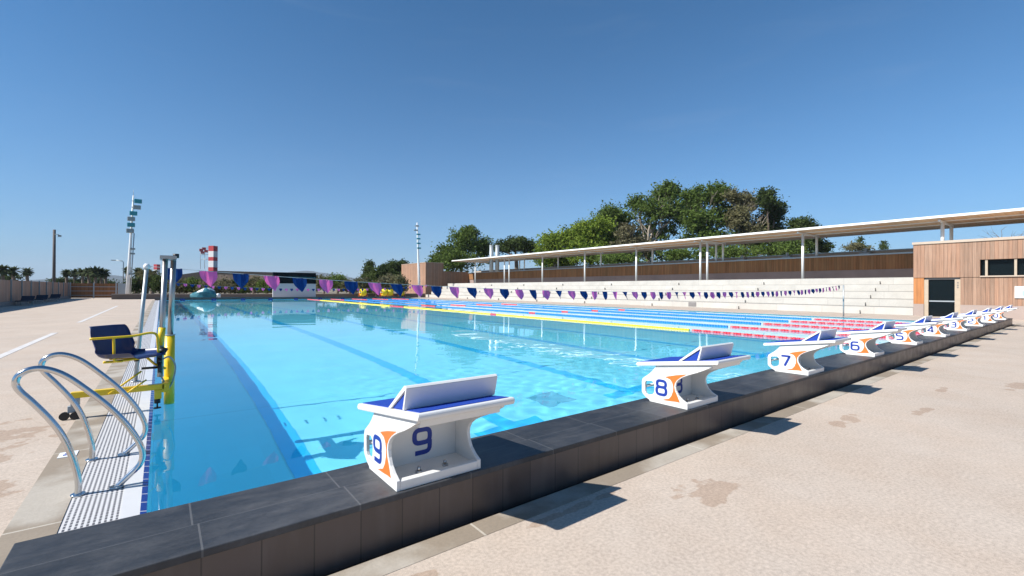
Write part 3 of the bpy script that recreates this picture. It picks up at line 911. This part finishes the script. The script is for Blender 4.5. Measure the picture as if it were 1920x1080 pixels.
# building at right end
r = empty('changing_building', (29.65, 3.23, 0), 'two tone timber clad building with dark doorway at the right edge', 'building')
X1 = 10; Y0 = -14 - 3.23; Z1 = 3.55
def rb(name, mt, *a, bevel=0):
    b = MB(); b.box(*a); return b.build(name, mt, r, bevel=bevel)
rb('upper_cladding', M['wood_front'], 0, X1, -2.35, 0, 1.90, Z1)                 # over door
# upper band right of y=.88: split around the window band (z 1.96-2.70)
rb('upper_cladding', M['wood_front'], 0, X1, Y0, -2.35, 2.70, Z1)
rb('window_sill', M['fascia'], -.04, .3, Y0, -2.352, 1.90, 1.955)
rb('window_reveal', M['darkglass'], .25, X1, Y0, -2.352, 1.956, 2.699)
for yy in (-2.55, -3.45, -4.4, -5.4, -6.4):
    rb('window_mullion', M['frame'], .05, .2, yy - .04, yy + .04, 1.956, 2.699)
rb('lower_cladding', M['wood_front'], .03, X1, Y0, -1.70, .60, 1.899)
rb('lower_cladding', M['wood_orange'], .03, X1, -.40, -.005, .60, 1.899)
rb('plinth', M['plinth'], .0, X1, Y0, -1.70, 0, .599)
rb('plinth', M['plinth'], .0, X1, -.40, -.005, 0, .599)
rb('door_frame', M['frame'], .06, .22, -.56, -.402, 0, 1.80)
rb('door_frame', M['frame'], .06, .22, -1.698, -1.50, 0, 1.80)
rb('door_lintel', M['shotcrete'], .10, 1.4, -1.70, -.40, 1.801, 1.899)
d_ = rb('glass_door', M['darkglass'], .16, .20, -1.499, -.561, .02, 1.80)
b = MB(); b.box(.13, .159, -1.49, -.57, .72, .78); b.build('push_bar', M['galv'], d_)
rb('interior', M['black'], .4, X1, -1.698, -.402, 0, 1.80)
rb('roof_fascia', M['fascia'], -.05, X1, Y0, .04, Z1 + .001, Z1 + .12)
for zz in (1.62, 1.50, 1.40):
    rb('switch_box', M['shotcrete'], .04, .06, -1.63, -1.58, zz, zz + .05)
# notice
r = empty('notice_board', (29.62, -.62, .95), 'white notice with pale blue mark on the timber wall at the right edge', 'sign')
b = MB(); b.box(-.0, .03, -.42, .42, 0, .52); b.build('panel', M['paint_white'], r)
b = MB(); b.box(-.004, -.001, .02, .2, .1, .32); b.build('pale_blue_mark', mat('pale_blue_print', (.35, .55, .65), .6), r)

# end building beyond the pool
r = empty('end_building', (30, 57, 0), 'tall pinkish timber clad block beyond the far right end of the pool', 'building')
b = MB(); b.box(0, 2.9, 0, 8.3, 0, 5.0); b.box(2.9, 7.29, .02, 8.3, 0, 3.82)
me = b.build('cladding', [M['wood_front'], M['wood_side']], r)
for p in me.data.polygons:
    if abs(p.normal.y) > .5: p.material_index = 1
b = MB(); b.box(-.04, 2.94, -.04, 8.35, 5.001, 5.06); b.build('roof_edge', M['fascia'], r)

# ------------------------------------------------------------------ far end
r = empty('far_wall', (12, 56.3, 0), 'low brown wall running behind the far end of the pool', 'wall')
b = MB(); b.box(-16, 17.6, 0, .3, 0, .46); b.build('wall_face', mat('brown_wall', (.13, .105, .09), .8, var=.15, vscale=1), r)
b = MB(); b.box(-16, 17.65, -.04, .34, .461, .55); b.build('wall_coping', mat('brown_wall_cap', (.30, .25, .21), .8), r)

r = empty('scoreboard', (12, 54, 0), 'black scoreboard above a white wall panel behind the far end', 'scoreboard')
b = MB(); b.box(-2.29, 2.25, 0, .25, 0, 1.73); b.build('white_panel', mat('panel_white', (.50, .52, .55), .6), r)
b = MB(); b.box(-2.29, 2.25, -.06, .35, 1.731, 2.98); b.build('screen', mat('black_screen', (.004, .009, .012), .9, .1), r, bevel=.02)
b = MB(); b.box(-2.2, 2.18, -.07, -.061, 2.44, 2.48); b.build('screen_divider', M['teal'], r)

def reel(x, lab):
    r = empty('rope_reel', (x, 53, 0), lab, 'rope reel', 'yellow rope reels behind the far end')
    b = MB()
    for k in range(7):
        pts = []
        R_ = .42 - .02 * abs(k - 3)
        for q in range(25):
            a = 2 * math.pi * q / 24; pts.append((-.27 + k * .09, math.cos(a) * R_, .72 + math.sin(a) * R_))
        b.tube(pts, .055, 8, caps=False)
    b.build('wound_floats', M['f_yel'], r)
    b = MB(); b.tube([(-.5, 0, .72), (.5, 0, .72)], .05, 10); b.build('axle', M['galv'], r)
    for sx in (-1, 1):
        b = MB(); b.tube([(sx * .45, -.35, .02), (sx * .45, 0, .75)], .03, 8); b.tube([(sx * .45, .35, .02), (sx * .45, 0, .75)], .03, 8); b.build('stand', M['orange'], r)
reel(19.5, 'single yellow rope reel left of the other yellow reels'); reel(22.2, 'middle yellow rope reel behind the far pool end'); reel(22.95, 'yellow rope reel touching the middle one'); reel(24.5, 'rightmost yellow rope reel, half behind a navy pennant')

# covered trolley
r = empty('covered_trolley', (3.3, 53, 0), 'teal tarpaulin covered heap with white top behind the far left pool end', 'covered heap')
rnd = random.Random(2)
b = MB(); n1, n2 = 18, 10; G = []
for i in range(n2 + 1):
    row = []
    for j in range(n1):
        a = 2 * math.pi * j / n1; t = i / n2
        rr = math.cos(t * math.pi / 2) ** .5 * (1 + .12 * math.sin(3 * a + i) + rnd.uniform(-.05, .05))
        row.append((1.25 * rr * math.cos(a), .55 * rr * math.sin(a), .95 * t ** .8 + (.35 * t * math.exp(-((math.cos(a) * rr * 1.2 - .4) ** 2) * 3))))
    G.append(row)
for i in range(n2):
    for j in range(n1):
        j2 = (j + 1) % n1; b.face([G[i][j], G[i][j2], G[i+1][j2], G[i+1][j]], 1 if i > 6 and j % 5 < 3 else 0, True)
b.build('tarpaulin', [M['tarp'], M['paint_white']], r)
b = MB(); b.tube([(1.15, -.2, 0), (1.15, -.2, .5), (1.15, -.2, .62)], [.22, .22, .1], 12); b.build('white_drum', M['paint_white'], r)

# left fence
r = empty('grey_fence', (-7.7, 45, 0), 'weathered grey board fence with steel posts along the left side', 'fence')
b = MB(); b.box(-.06, 0, -30, 18.0, .28, 1.60); b.build('board_panel', M['fence_grey'], r)
b = MB(); b.box(-.12, .10, -30, 18.0, 0, .279); b.build('concrete_base', M['shotcrete'], r)
for k in range(17):
    b = MB(); yy = -28 + k * 2.8; b.box(0.001, .07, yy - .04, yy + .04, .28, 1.66); b.build('steel_post', M['lampgrey'], r)
r = empty('orange_fence', (-5.8, 63, 0), 'warm orange board fence closing the far left corner', 'fence')
b = MB(); b.box(-1.85, 1.95, 0, .06, .05, 1.58); b.build('board_panel', M['fence_orange'], r)
for x in (-1.85, -.05, 1.75, 1.95):
    b = MB(); b.box(x - .05, x + .05, -.07, -.001, 0, 1.66); b.build('steel_post', M['galv'], r)
for z in (.3, .75, 1.2):
    b = MB(); b.box(-1.8, 1.9, -.03, -.002, z, z + .05); b.build('rail', M['galv'], r)
r = empty('gate', (-3.55, 63, 0), 'plain grey metal gate between the orange fence and the tall white mast', 'gate')
b = MB(); b.box(-.3, .3, 0, .06, .1, 1.6); b.build('gate_leaf', M['galv'], r)
b = MB(); b.box(-.36, -.301, -.02, .08, 0, 1.7); b.build('gate_post', M['galv'], r)
# loungers / benches folded in the fence shadow
rnd = random.Random(8)
for i, (yy, lab) in enumerate(((40.0, 'dark blue stacked lounger in the fence shadow, nearest one'), (44.5, 'dark blue stacked lounger in the fence shadow, middle one'), (50.0, 'dark blue stacked lounger in the fence shadow, farthest one'))):
    r = empty('stacked_lounger', (-7.15, yy, 0), lab, 'sun lounger', 'loungers along the left fence')
    b = MB(); b.box(-.3, .3, -.95, .55, .26, .31); b.prism([(.55, .26), (1.0, .55), (.98, .59), (.55, .31)], lambda a, c, d: (d, a, c), -.3, .3); b.build('mattress', mat('navy_mesh', (.012, .022, .04), .8), r)
    for sx in (-.27, .27):
        for sy in (-.8, .5):
            b = MB(); b.tube([(sx, sy, 0), (sx, sy, .26)], .02, 8); b.build('leg', M['galv'], r)

# ------------------------------------------------------------------ masts, poles, tower
r = empty('flood_mast', (-3.0, 60, 0), 'tall white floodlight mast with teal lamps at the far left', 'light mast', 'floodlight masts')
def mx(z): return .44 * z / 10.8
b = MB(); b.tube([(mx(z), 0, z) for z in (0, 4, 8, 10.9)], [.18, .14, .10, .06], 14); b.build('pole', M['paint_white'], r)
for z, dx, mt in ((10.30, .42, 'teal'), (9.65, .36, 'lampgrey'), (8.98, .10, 'teal'), (8.38, -.05, 'lampgrey'), (7.75, -.03, 'teal'), (7.12, -.08, 'lampgrey')):
    b = MB(); b.box(mx(z) + dx - .32, mx(z) + dx + .32, -.34, -.14, z - .22, z + .22); h_ = b.build('lamp_head', M[mt], r, bevel=.05)
    b = MB(); b.box(mx(z) - .1, mx(z) + dx, -.15, -.05, z - .03, z + .03); b.build('bracket', M['galv'], r)
for z in (5.25, 4.75, 2.6):
    b = MB(); b.box(mx(z), mx(z) + .42, -.26, -.12, z - .1, z + .08); b.build('small_box', M['lampgrey'], r, bevel=.02)
b = MB(); b.tube([(mx(z) + .25, -.1, z) for z in (.1, 6.9)], .045, 8); b.build('cable_riser', M['galv'], r)
b = MB(); b.tube([(mx(10.9), 0, 10.9), (mx(10.9), 0, 11.5)], .015, 6); b.build('lightning_rod', M['galv'], r)

r = empty('flood_mast', (28.4, 55.6, 0), 'slender white floodlight mast standing before the pinkish timber block', 'light mast', 'floodlight masts')
b = MB(); b.tube([(-.48 * z / 10.5, 0, z) for z in (0, 4, 8, 10.4)], [.2, .16, .11, .06], 12); b.build('pole', M['paint_white'], r)
for z, dx, mt in ((9.9, -.15, 'lampgrey'), (9.3, -.35, 'lampgrey'), (8.75, .05, 'teal'), (8.15, .02, 'teal'), (7.5, .02, 'teal'), (6.85, .05, 'teal')):
    b = MB(); c = -.48 * z / 10.5 + dx; b.box(c - .26, c + .26, -.34, -.14, z - .1, z + .1); b.build('lamp_head', M[mt], r, bevel=.03)
    b = MB(); b.box(min(c, -.48 * z / 10.5) - .02, max(c, -.48 * z / 10.5) + .02, -.15, -.05, z - .02, z + .02); b.build('bracket', M['galv'], r)

p = at(101, 540, 55)
r = empty('camera_pole', (p.x, p.y, 0), 'plain brown wooden pole with a small camera, behind the left fence', 'pole')
b = MB(); b.tube([(0, 0, 0), (0, 0, 8.1)], [.16, .13], 10); b.build('pole', mat('treated_pole', (.10, .085, .08), .8), r)
b = MB(); b.tube([(.0, -.1, 7.55), (.45, -.25, 7.5)], .03, 6); b.box(.35, .65, -.4, -.2, 7.25, 7.45); b.build('camera_arm', M['lampgrey'], r)

p = at(231, 540, 62)
r = empty('street_lamp', (p.x, p.y, 0), 'thin grey street lamp with its arm to the left, beside the tall white mast', 'street lamp')
b = MB(); b.tube([(0, 0, 0), (0, 0, 4.6), (-.1, 0, 4.75), (-.9, .2, 4.85)], [.07, .05, .05, .04], 8); b.build('pole', M['galv'], r)
b = MB(); b.box(-1.3, -.8, .1, .3, 4.78, 4.88); b.build('lamp_head', M['lampgrey'], r, bevel=.02)

p = at(399, 540, 130)
r = empty('striped_tower', (p.x, p.y, 0), 'red and white banded square tower with a side platform, far left', 'tower')
zs = [0, 4.9, 5.9, 7.6, 8.9, 10.4, 12.6]
def tz(py): return CAM.z + (541 - py) / FPX * 130
zb = [0, tz(512), tz(503), tz(491), tz(484), tz(473), tz(463)]
for k in range(6):
    b = MB(); b.tube([(0, 0, zb[k] + (.002 if k else 0)), (0, 0, zb[k+1])], 1.12, 4); b.build('band', M['redstripe'] if k % 2 else M['whitestripe'], r)
ux = Vector((RV.x, RV.y, 0)).normalized()
b = MB()
for (u, z) in ((-3.4, 11.9), (-2.6, 12.3), (-2.0, 11.6), (-3.0, 11.2)):
    q = ux * u; b.box(q.x - .45, q.x + .45, q.y - .4, q.y + .4, z - .35, z + .35)
b.build('antenna_panel', mat('faded_red_panel', (.38, .12, .13), .7), r)
b = MB()
for z in (12.5, 9.3, 10.6): b.tube([tuple(ux * -3.6 + Vector((0, 0, z))), tuple(ux * -1 + Vector((0, 0, z)))], .07, 6)
for u in (-3.6, -2.4): b.tube([tuple(ux * u + Vector((0, 0, 6.5))), tuple(ux * u + Vector((0, 0, 12.6)))], .05, 6)
b.build('side_platform', M['galv'], r)
p = at(294, 540, 190)
r = empty('striped_tower', (p.x, p.y, 0), 'tiny red and white banded tower seen between the pennant post and the lift', 'tower')
for k in range(5):
    b = MB(); b.tube([(0, 0, k * 2.15), (0, 0, k * 2.15 + 2.148)], 1.1, 4); b.build('band', M['redstripe'] if k % 2 == 0 else M['whitestripe'], r)

# dark hangar
pA = at(318, 541, 120); pB = at(520, 541, 120)
r = empty('hangar', (pA.x, pA.y, 0), 'low dark hangar with a sloping roof end behind the far shrubs', 'building')
dirv = (pB - pA); Lh = dirv.length; dirv.normalize(); nv = Vector((-dirv.y, dirv.x, 0))
def hz(py): return CAM.z + (541 - py) / FPX * 120
b = MB()
b.prism([(0, 0), (Lh, 0), (Lh, hz(513)), (Lh * .45, hz(510)), (Lh * .33, hz(510.5)), (0, hz(520))], lambda a, c, d: tuple(dirv * a + nv * d + Vector((0, 0, c))), 0, 25)
b.build('hangar_body', M['dark_roof'], r)
b = MB(); b.prism([(Lh * .42, .2), (Lh * .98, .2), (Lh * .98, hz(518)), (Lh * .42, hz(517))], lambda a, c, d: tuple(dirv * a + nv * d + Vector((0, 0, c))), -.1, -.01); b.build('facade_panel', mat('mottled_facade', (.13, .10, .08), .9, var=.5, vscale=.8), r)

# metal flues on roof
for px, dp, lab in ((921, 62, 'left one of two slim silver flues rising above the canopy'), (932, 62, 'right one of two slim silver flues rising above the canopy')):
    p = at(px, 540, dp)
    r = empty('metal_flue', (p.x, p.y, 3.6), lab, 'flue', 'pair of silver flues')
    top = CAM.z + (541 - 460) / FPX * dp
    b = MB(); b.tube([(0, 0, 0), (0, 0, top - 3.6)], .28, 14); b.build('pipe', M['galv'], r)
    b = MB(); b.tube([(0, 0, top - 3.6), (0, 0, top - 3.5)], .30, 14); b.build('cap', M['galv'], r)

# ------------------------------------------------------------------ hills
def ridge(name, px0, px1, depth, prof, col, width=700):
    b = MB(); n = 60; rnd = random.Random(int(px0))
    F = []; K = []
    for i in range(n + 1):
        t = i / n; px = px0 + (px1 - px0) * t
        k = t * (len(prof) - 1); a = int(min(k, len(prof) - 2)); f = k - a; f = f * f * (3 - 2 * f)
        py = prof[a] * (1 - f) + prof[a + 1] * f + rnd.uniform(-.35, .35)
        p0 = at(px, 541, depth); h = max(2, (541 - py) / FPX * depth)
        F.append((p0.x, p0.y, h))
    rows = []
    for s, hf in ((-1, 0), (-.45, .55), (0, 1), (.5, .5), (1, 0)):
        rows.append([(x + FV.x * s * width, y + FV.y * s * width, h * hf - (1 if hf == 0 else 0)) for (x, y, h) in F])
    for a in range(4):
        for i in range(n):
            b.face([rows[a][i], rows[a][i+1], rows[a+1][i+1], rows[a+1][i]], 0, True)
    return tag(b.build(name, mat(name + '_hazy_scrub', col, .95, var=.15, vscale=.004)), kind='structure')  # col carries the blue of distant haze, painted into the scrub
ridge('hills', 425, 760, 2600, [541, 516, 514, 520, 510, 508, 512, 516, 522, 530, 535, 541], (.045, .070, .085))
ridge('hills', 640, 800, 3200, [541, 530, 524, 510, 512, 505, 520, 541], (.045, .070, .085))
ridge('hills', 60, 330, 2300, [541, 540, 538, 534, 524, 518, 524, 530, 536, 541], (.045, .070, .080))

# ------------------------------------------------------------------ vegetation
def limb(b, p, d, L_, r0, rnd, lvl, tips, curve=.18):
    pts = [p]; rs = [r0]; q = p.copy(); dd = d.copy(); n = 4
    for k in range(n):
        dd = (dd + Vector((rnd.uniform(-1, 1), rnd.uniform(-1, 1), rnd.uniform(-.4, .8))) * curve).normalized()
        q = q + dd * (L_ / n); pts.append(q.copy()); rs.append(r0 * (1 - .6 * (k + 1) / n))
    b.tube(pts, rs, 6 if lvl < 2 else 4, caps=False)
    if lvl >= 3: tips.append(q); return
    for k in range(rnd.choice((2, 3, 3))):
        a = rnd.uniform(0, 2 * math.pi); tilt = rnd.uniform(.35, .8)
        ax = Vector((math.cos(a), math.sin(a), 0)); nd = (dd * math.cos(tilt) + ax * math.sin(tilt)).normalized()
        limb(b, pts[rnd.choice((3, 4))], nd, L_ * rnd.uniform(.6, .8), rs[-1], rnd, lvl + 1, tips, curve)
def crown_mesh(blobs, n, size, rnd, fill=.5, clump=26):
    """many small leaf cards gathered in clumps through each blob"""
    b = MB(); tot = sum(w_ for *_, w_ in blobs)
    for (c, rr, w_) in blobs:
        cnt = int(1.5 * n * w_ / tot)
        k = 0
        while k < cnt:
            d = Vector((rnd.gauss(0, 1), rnd.gauss(0, 1), rnd.gauss(0, 1))).normalized()
            q = rnd.uniform(fill, .98) if rnd.random() < .8 else rnd.uniform(.1, 1)
            cc = Vector((c[0] + d.x * rr[0] * q, c[1] + d.y * rr[1] * q, c[2] + d.z * rr[2] * q))
            cs = size * rnd.uniform(1.0, 2.4)
            for _ in range(int(clump * rnd.uniform(.5, 1.3))):
                o = cc + Vector((rnd.gauss(0, cs), rnd.gauss(0, cs), rnd.gauss(0, cs * .7)))
                s = size * rnd.uniform(.5, 1.2)
                u = Vector((rnd.gauss(0, 1), rnd.gauss(0, 1), rnd.gauss(0, .8))).normalized(); v = u.orthogonal().normalized()
                ang = rnd.uniform(0, 6.28); v2 = (v * math.cos(ang) + u.cross(v) * math.sin(ang))
                b.face([o - u * s, o + v2 * s * .55, o + u * s, o - v2 * s * .55])
                k += 1
    return b
def tree(px, depth, pyb, lobes, mt, label, name='broadleaf_tree', n=7000, size=.30, cat='tree', group='trees behind the canopy', bark='bark', fill=.5, bare=0, trunk=True):
    """lobes: (px, py, half-width px, half-height px, weight)"""
    rnd = random.Random(int(px * 7 + depth))
    base = at(px, 541, depth); base.z = 0
    r = empty(name, tuple(base), label, cat, group)
    bl = []
    for (lx, ly, hw, hh, wt) in lobes:
        dd = depth + rnd.uniform(-.04, .04) * depth
        p = at(lx, ly, dd) - base
        s = depth / FPX
        bl.append((tuple(p), (hw * s, hw * s * .9, hh * s), wt))
    crown_mesh(bl, n, size, rnd, fill).build('crown', M[mt], r, fix=False)
    if trunk:
        b = MB(); tips = []
        H = max(.6, min(c[2] for c, *_ in bl) * .8)
        b.tube([(0, 0, 0), (.1, 0, H * .6), (0, .1, H)], [.06 * H + .1, .045 * H + .08, .035 * H + .07], 8, caps=False)
        for (c, rr, wt) in bl:
            e = Vector(c); s0 = Vector((0, .1, H)); mid = (s0 + e) / 2 + Vector((rnd.uniform(-.5, .5), 0, -.3))
            b.tube([s0, mid, e, e + Vector((0, 0, rr[2] * .6))], [.02 * H + .05, .02 * H + .03, .06, .02], 5, caps=False)
            if bare:
                for _ in range(bare):
                    d0 = Vector((rnd.uniform(-1, 1), rnd.uniform(-1, 1), rnd.uniform(.3, 1.2))).normalized()
                    limb(b, s0.lerp(e, rnd.uniform(.3, .9)), d0, rr[0] * rnd.uniform(.6, 1.0), .11, rnd, 1, tips)
        b.build('trunk', M[bark], r, fix=False)
    return r

tree(865, 92, 540, [(870, 455, 32, 28, 3), (838, 478, 24, 20, 2), (905, 465, 24, 26, 2), (818, 490, 18, 16, 1), (860, 488, 52, 22, 3), (880, 436, 18, 12, 1)], 'l_mid', 'rounded mid green tree above the left end of the canopy', n=11000, size=.27, fill=.3)
tree(968, 88, 540, [(968, 458, 40, 14, 3), (945, 465, 18, 10, 1), (990, 464, 20, 12, 1)], 'l_dark', 'dark flat topped umbrella pine beside the silver flues', 'umbrella_pine', n=5500, size=.22, fill=.3)
tree(1040, 75, 540, [(1035, 460, 30, 26, 2), (1060, 450, 26, 22, 2), (1022, 480, 26, 20, 1), (1050, 490, 45, 22, 2)], 'l_bright', 'bright green bushy tree right of the umbrella pine', n=8000, size=.24, fill=.3)
tree(1110, 74, 540, [(1095, 440, 28, 24, 2), (1125, 430, 30, 30, 2), (1105, 470, 45, 30, 3), (1150, 460, 32, 30, 2)], 'l_bright', 'taller bright green tree in the rising green slope', n=10000, size=.24, fill=.3)
tree(1145, 82, 540, [(1142, 402, 22, 18, 2), (1130, 420, 16, 18, 1), (1165, 415, 22, 22, 2), (1155, 445, 28, 30, 2)], 'l_mid', 'dark green tree poking up left of the tallest crown', n=6500, size=.24, fill=.3)
tree(1215, 80, 540, [(1195, 385, 22, 20, 1), (1250, 362, 30, 22, 3), (1225, 395, 36, 26, 2), (1205, 440, 34, 34, 1), (1265, 400, 32, 30, 2), (1240, 440, 40, 26, 1)], 'l_mid', 'tallest airy tree with pale bare limbs showing through', n=8500, size=.26, bark='bark_pale', bare=5, fill=.2)
tree(1180, 70, 540, [(1180, 462, 40, 26, 2), (1215, 470, 26, 20, 1), (1175, 435, 26, 22, 1)], 'l_dry', 'brownish dry tree low in front of the tallest crown', n=3800, size=.22, bark='bark_pale', bare=3, fill=.2)
tree(1320, 78, 540, [(1300, 375, 32, 28, 3), (1345, 365, 32, 22, 3), (1310, 415, 42, 30, 3), (1360, 405, 34, 30, 2), (1330, 450, 52, 26, 3)], 'l_mid', 'broad tree with full green crown in the middle of the group', n=12500, size=.26, bare=2, bark='bark_pale', fill=.2)
tree(1398, 76, 540, [(1400, 380, 24, 20, 2), (1385, 410, 26, 26, 2), (1405, 440, 34, 28, 2), (1375, 370, 16, 14, 1)], 'l_olive', 'greyish olive thinning tree between two full green crowns', n=6500, size=.24, bark='bark_pale', bare=5, fill=.2)
tree(1445, 77, 540, [(1437, 372, 18, 18, 2), (1452, 392, 20, 20, 2), (1440, 420, 32, 28, 3), (1460, 445, 26, 26, 2), (1420, 455, 40, 24, 2)], 'l_dark', 'dark narrow topped evergreen on the right of the group', n=9500, size=.24, fill=.2)
tree(1505, 72, 540, [(1500, 425, 26, 24, 2), (1520, 445, 26, 26, 2), (1490, 465, 36, 24, 2), (1540, 465, 18, 12, 1)], 'l_dark', 'lower rounded dark tree ending the group on the right', n=7500, size=.22, fill=.3)
tree(1300, 66, 540, [(1160, 485, 60, 14, 1), (1270, 478, 60, 16, 1), (1370, 474, 60, 16, 1), (1460, 470, 60, 16, 1)], 'l_mid', 'low dark hedge growing behind the rear building roof', 'tall_hedge', n=9000, size=.2, cat='hedge', fill=.2)
tree(1610, 85, 540, [(1600, 462, 22, 7, 2), (1625, 466, 22, 5, 1)], 'l_olive', 'small pale bush top above the parapet at right', 'bush', n=1000, size=.18, cat='bush', fill=.2)
tree(1613, 84, 540, [(1613, 453, 5, 10, 1), (1613, 462, 8, 8, 1)], 'l_dark', 'small conifer tip above the parapet, left one', 'conifer', n=500, size=.16, cat='conifer', group='conifer tips')
tree(1656, 84, 540, [(1656, 457, 4, 7, 1), (1656, 463, 6, 6, 1)], 'l_dark', 'small conifer tip above the parapet, right one', 'conifer', n=400, size=.16, cat='conifer', group='conifer tips')
# bare tree above right building
p = at(1900, 541, 60); r = empty('bare_tree', (p.x, p.y, 0), 'leafless branches showing above the right building roof', 'tree')
b = MB(); rnd = random.Random(12); tips = []
H = CAM.z + (541 - 448) / FPX * 60
b.tube([(0, 0, 0), (.1, 0, H * .6), (0, 0, H)], [.3, .2, .14], 8, caps=False)
for k in range(6):
    a = k * 1.05; limb(b, Vector((0, 0, H)), Vector((math.cos(a), math.sin(a), .25)).normalized(), 1.6, .08, rnd, 1, tips)
b.build('branches', M['bark'], r, fix=False)

# trees left of the end building
tree(735, 75, 540, [(740, 505, 26, 18, 3), (715, 515, 22, 14, 2), (755, 500, 14, 12, 1), (700, 522, 18, 10, 1), (745, 525, 25, 14, 1)], 'l_dark', 'dark green tree mass just left of the pinkish block', n=7000, size=.2, group='trees beyond the far end', fill=.3)
tree(693, 80, 540, [(693, 497, 5, 12, 1), (692, 508, 9, 9, 1), (690, 518, 12, 8, 1)], 'l_dark', 'small pointed conifer at the left of the dark tree mass', 'conifer', n=1800, size=.18, cat='conifer', group='trees beyond the far end', fill=.2)
# shrubs behind the far wall: each one its own
rnd = random.Random(21)
k = 0
sh = [(252, 532, 16, 14, 'l_dark'), (275, 522, 14, 20, 'l_olive'), (300, 530, 16, 18, 'l_dark'), (335, 535, 18, 12, 'l_olive'), (362, 533, 16, 13, 'l_mid'), (392, 536, 18, 12, 'l_olive'), (420, 534, 17, 13, 'l_dry'),
      (447, 535, 16, 12, 'l_mid'), (474, 531, 18, 14, 'l_olive'), (500, 534, 14, 12, 'l_mid'), (606, 528, 17, 12, 'l_olive'), (632, 526, 20, 15, 'l_mid'), (655, 535, 17, 12, 'l_olive'), (680, 533, 18, 14, 'l_olive'),
      (705, 537, 16, 12, 'l_mid'), (728, 528, 18, 14, 'l_dry'), (748, 530, 16, 14, 'l_olive')]
words = ['dark', 'tall olive', 'dark rounded', 'low olive', 'mid green', 'pale olive', 'dry brownish', 'green', 'broad olive', 'small green', 'loose olive', 'wide green', 'low grey-green', 'soft olive', 'small mid green', 'brown tinged', 'greyish']
places = ['left of the white mast foot', 'just right of the white mast', 'behind the pennant post', 'below the hangar roof end', 'behind the teal covered heap', 'right of the striped tower', 'in front of the hangar middle',
          'before the hangar front', 'beside the hangar right end', 'touching the scoreboard left side', 'touching the scoreboard right side', 'second right of the scoreboard', 'third right of the scoreboard',
          'left of the single yellow reel', 'right of the single yellow reel', 'under the dark tree mass', 'against the pinkish block']
for (px, py, hw, hh, mt), a, c in zip(sh, words, places):
    tree(px, 60, 540, [(px, py, hw, hh, 2), (px - hw * .5, py + 6, hw * .7, hh * .7, 1), (px + hw * .5, py + 7, hw * .7, hh * .7, 1)], mt, a + ' shrub ' + c, 'shrub', n=2600, size=.13, cat='shrub', group='shrubs behind the far wall', fill=.2)

# palms on the left horizon
def palm(px, depth, pytop, label, rpx=11, seed=0):
    rnd = random.Random(seed + int(px))
    base = at(px, 541, depth); H = CAM.z + (541 - pytop) / FPX * depth
    r = empty('palm_tree', (base.x, base.y, 0), label, 'palm', 'palms on the left horizon')
    R_ = rpx * 1.08 / FPX * depth; hc = H - R_ * .75
    b = MB(); b.tube([(0, 0, 0), (.1, 0, hc * .5), (0, 0, hc)], [.3, .24, .22], 8, caps=False); b.build('trunk', M['bark'], r, fix=False)
    b = MB()
    for k in range(80):
        a = rnd.uniform(0, 6.283); el = rnd.uniform(-.9, 1.3)
        d = Vector((math.cos(a) * math.cos(el), math.sin(a) * math.cos(el), math.sin(el)))
        pr = Vector((0, 0, hc)); L_ = R_ * rnd.uniform(.85, 1.15); dd = d.copy(); side = d.cross(Vector((0, 0, 1))).normalized() if abs(d.z) < .99 else Vector((1, 0, 0))
        for s in range(5):
            q = pr + dd * L_ / 5; dd = (dd + Vector((0, 0, -.22))).normalized()
            w0, w1 = (.10 + .5 * math.sin(math.pi * s / 5)) * R_ * .34, (.06 + .5 * math.sin(math.pi * min(1, (s + 1) / 5))) * R_ * .34
            up = side.cross(dd).normalized()
            for sg in (-1, 1):
                b.face([pr, pr + side * sg * w0 - up * w0 * .4, q + side * sg * w1 - up * w1 * .4, q])
            pr = q
    b.build('fronds', M['l_palm'], r, fix=False)
for px, dp, pt, rp, lb in ((4, 75, 501, 12, 'palm at the left photo edge above the grey fence'), (24, 80, 503, 11, 'palm beside the one at the photo edge'), (50, 84, 505, 10, 'single small palm above the grey fence, left of the brown pole'),
                       (124, 95, 508, 9, 'first palm right of the brown pole'), (139, 95, 508, 9, 'second palm right of the brown pole'), (154, 93, 506, 10, 'third palm right of the brown pole, slightly taller'),
                       (166, 90, 506, 10, 'fourth palm right of the brown pole'), (178, 88, 504, 12, 'tallest palm in the left cluster'), (189, 89, 506, 11, 'palm next right of the tallest one in the left cluster'),
                       (197, 90, 508, 9, 'last palm of the left cluster'), (238, 75, 503, 8, 'palm half hidden behind the white mast'), (258, 72, 505, 10, 'palm immediately right of the white mast'), (285, 70, 507, 11, 'palm behind the pennant post')):
    palm(px, dp, pt, lb, rp)
tree(160, 100, 540, [(110, 528, 14, 6, 1), (140, 530, 26, 7, 2), (175, 528, 26, 8, 2), (15, 522, 22, 9, 1), (200, 532, 20, 6, 1)], 'l_dark', 'low dark scrub under the palms behind the left fences', 'scrub', n=5000, size=.22, cat='scrub', group='scrub', fill=.2, trunk=False)

# ------------------------------------------------------------------ air
b = MB(); b.box(-4600, 4600, -4600, 4600, -3.3, 160)
hz_o = b.build('haze', None)
hm = bpy.data.materials.new('haze'); hm.use_nodes = True; t = hm.node_tree; t.nodes.clear()
o_ = t.nodes.new('ShaderNodeOutputMaterial'); v_ = t.nodes.new('ShaderNodeVolumePrincipled')
v_.inputs['Color'].default_value = (.80, .88, 1, 1); v_.inputs['Density'].default_value = .00013
t.links.new(v_.outputs[0], o_.inputs['Volume'])
hz_o.data.materials.clear(); hz_o.data.materials.append(hm)
tag(hz_o, kind='stuff')
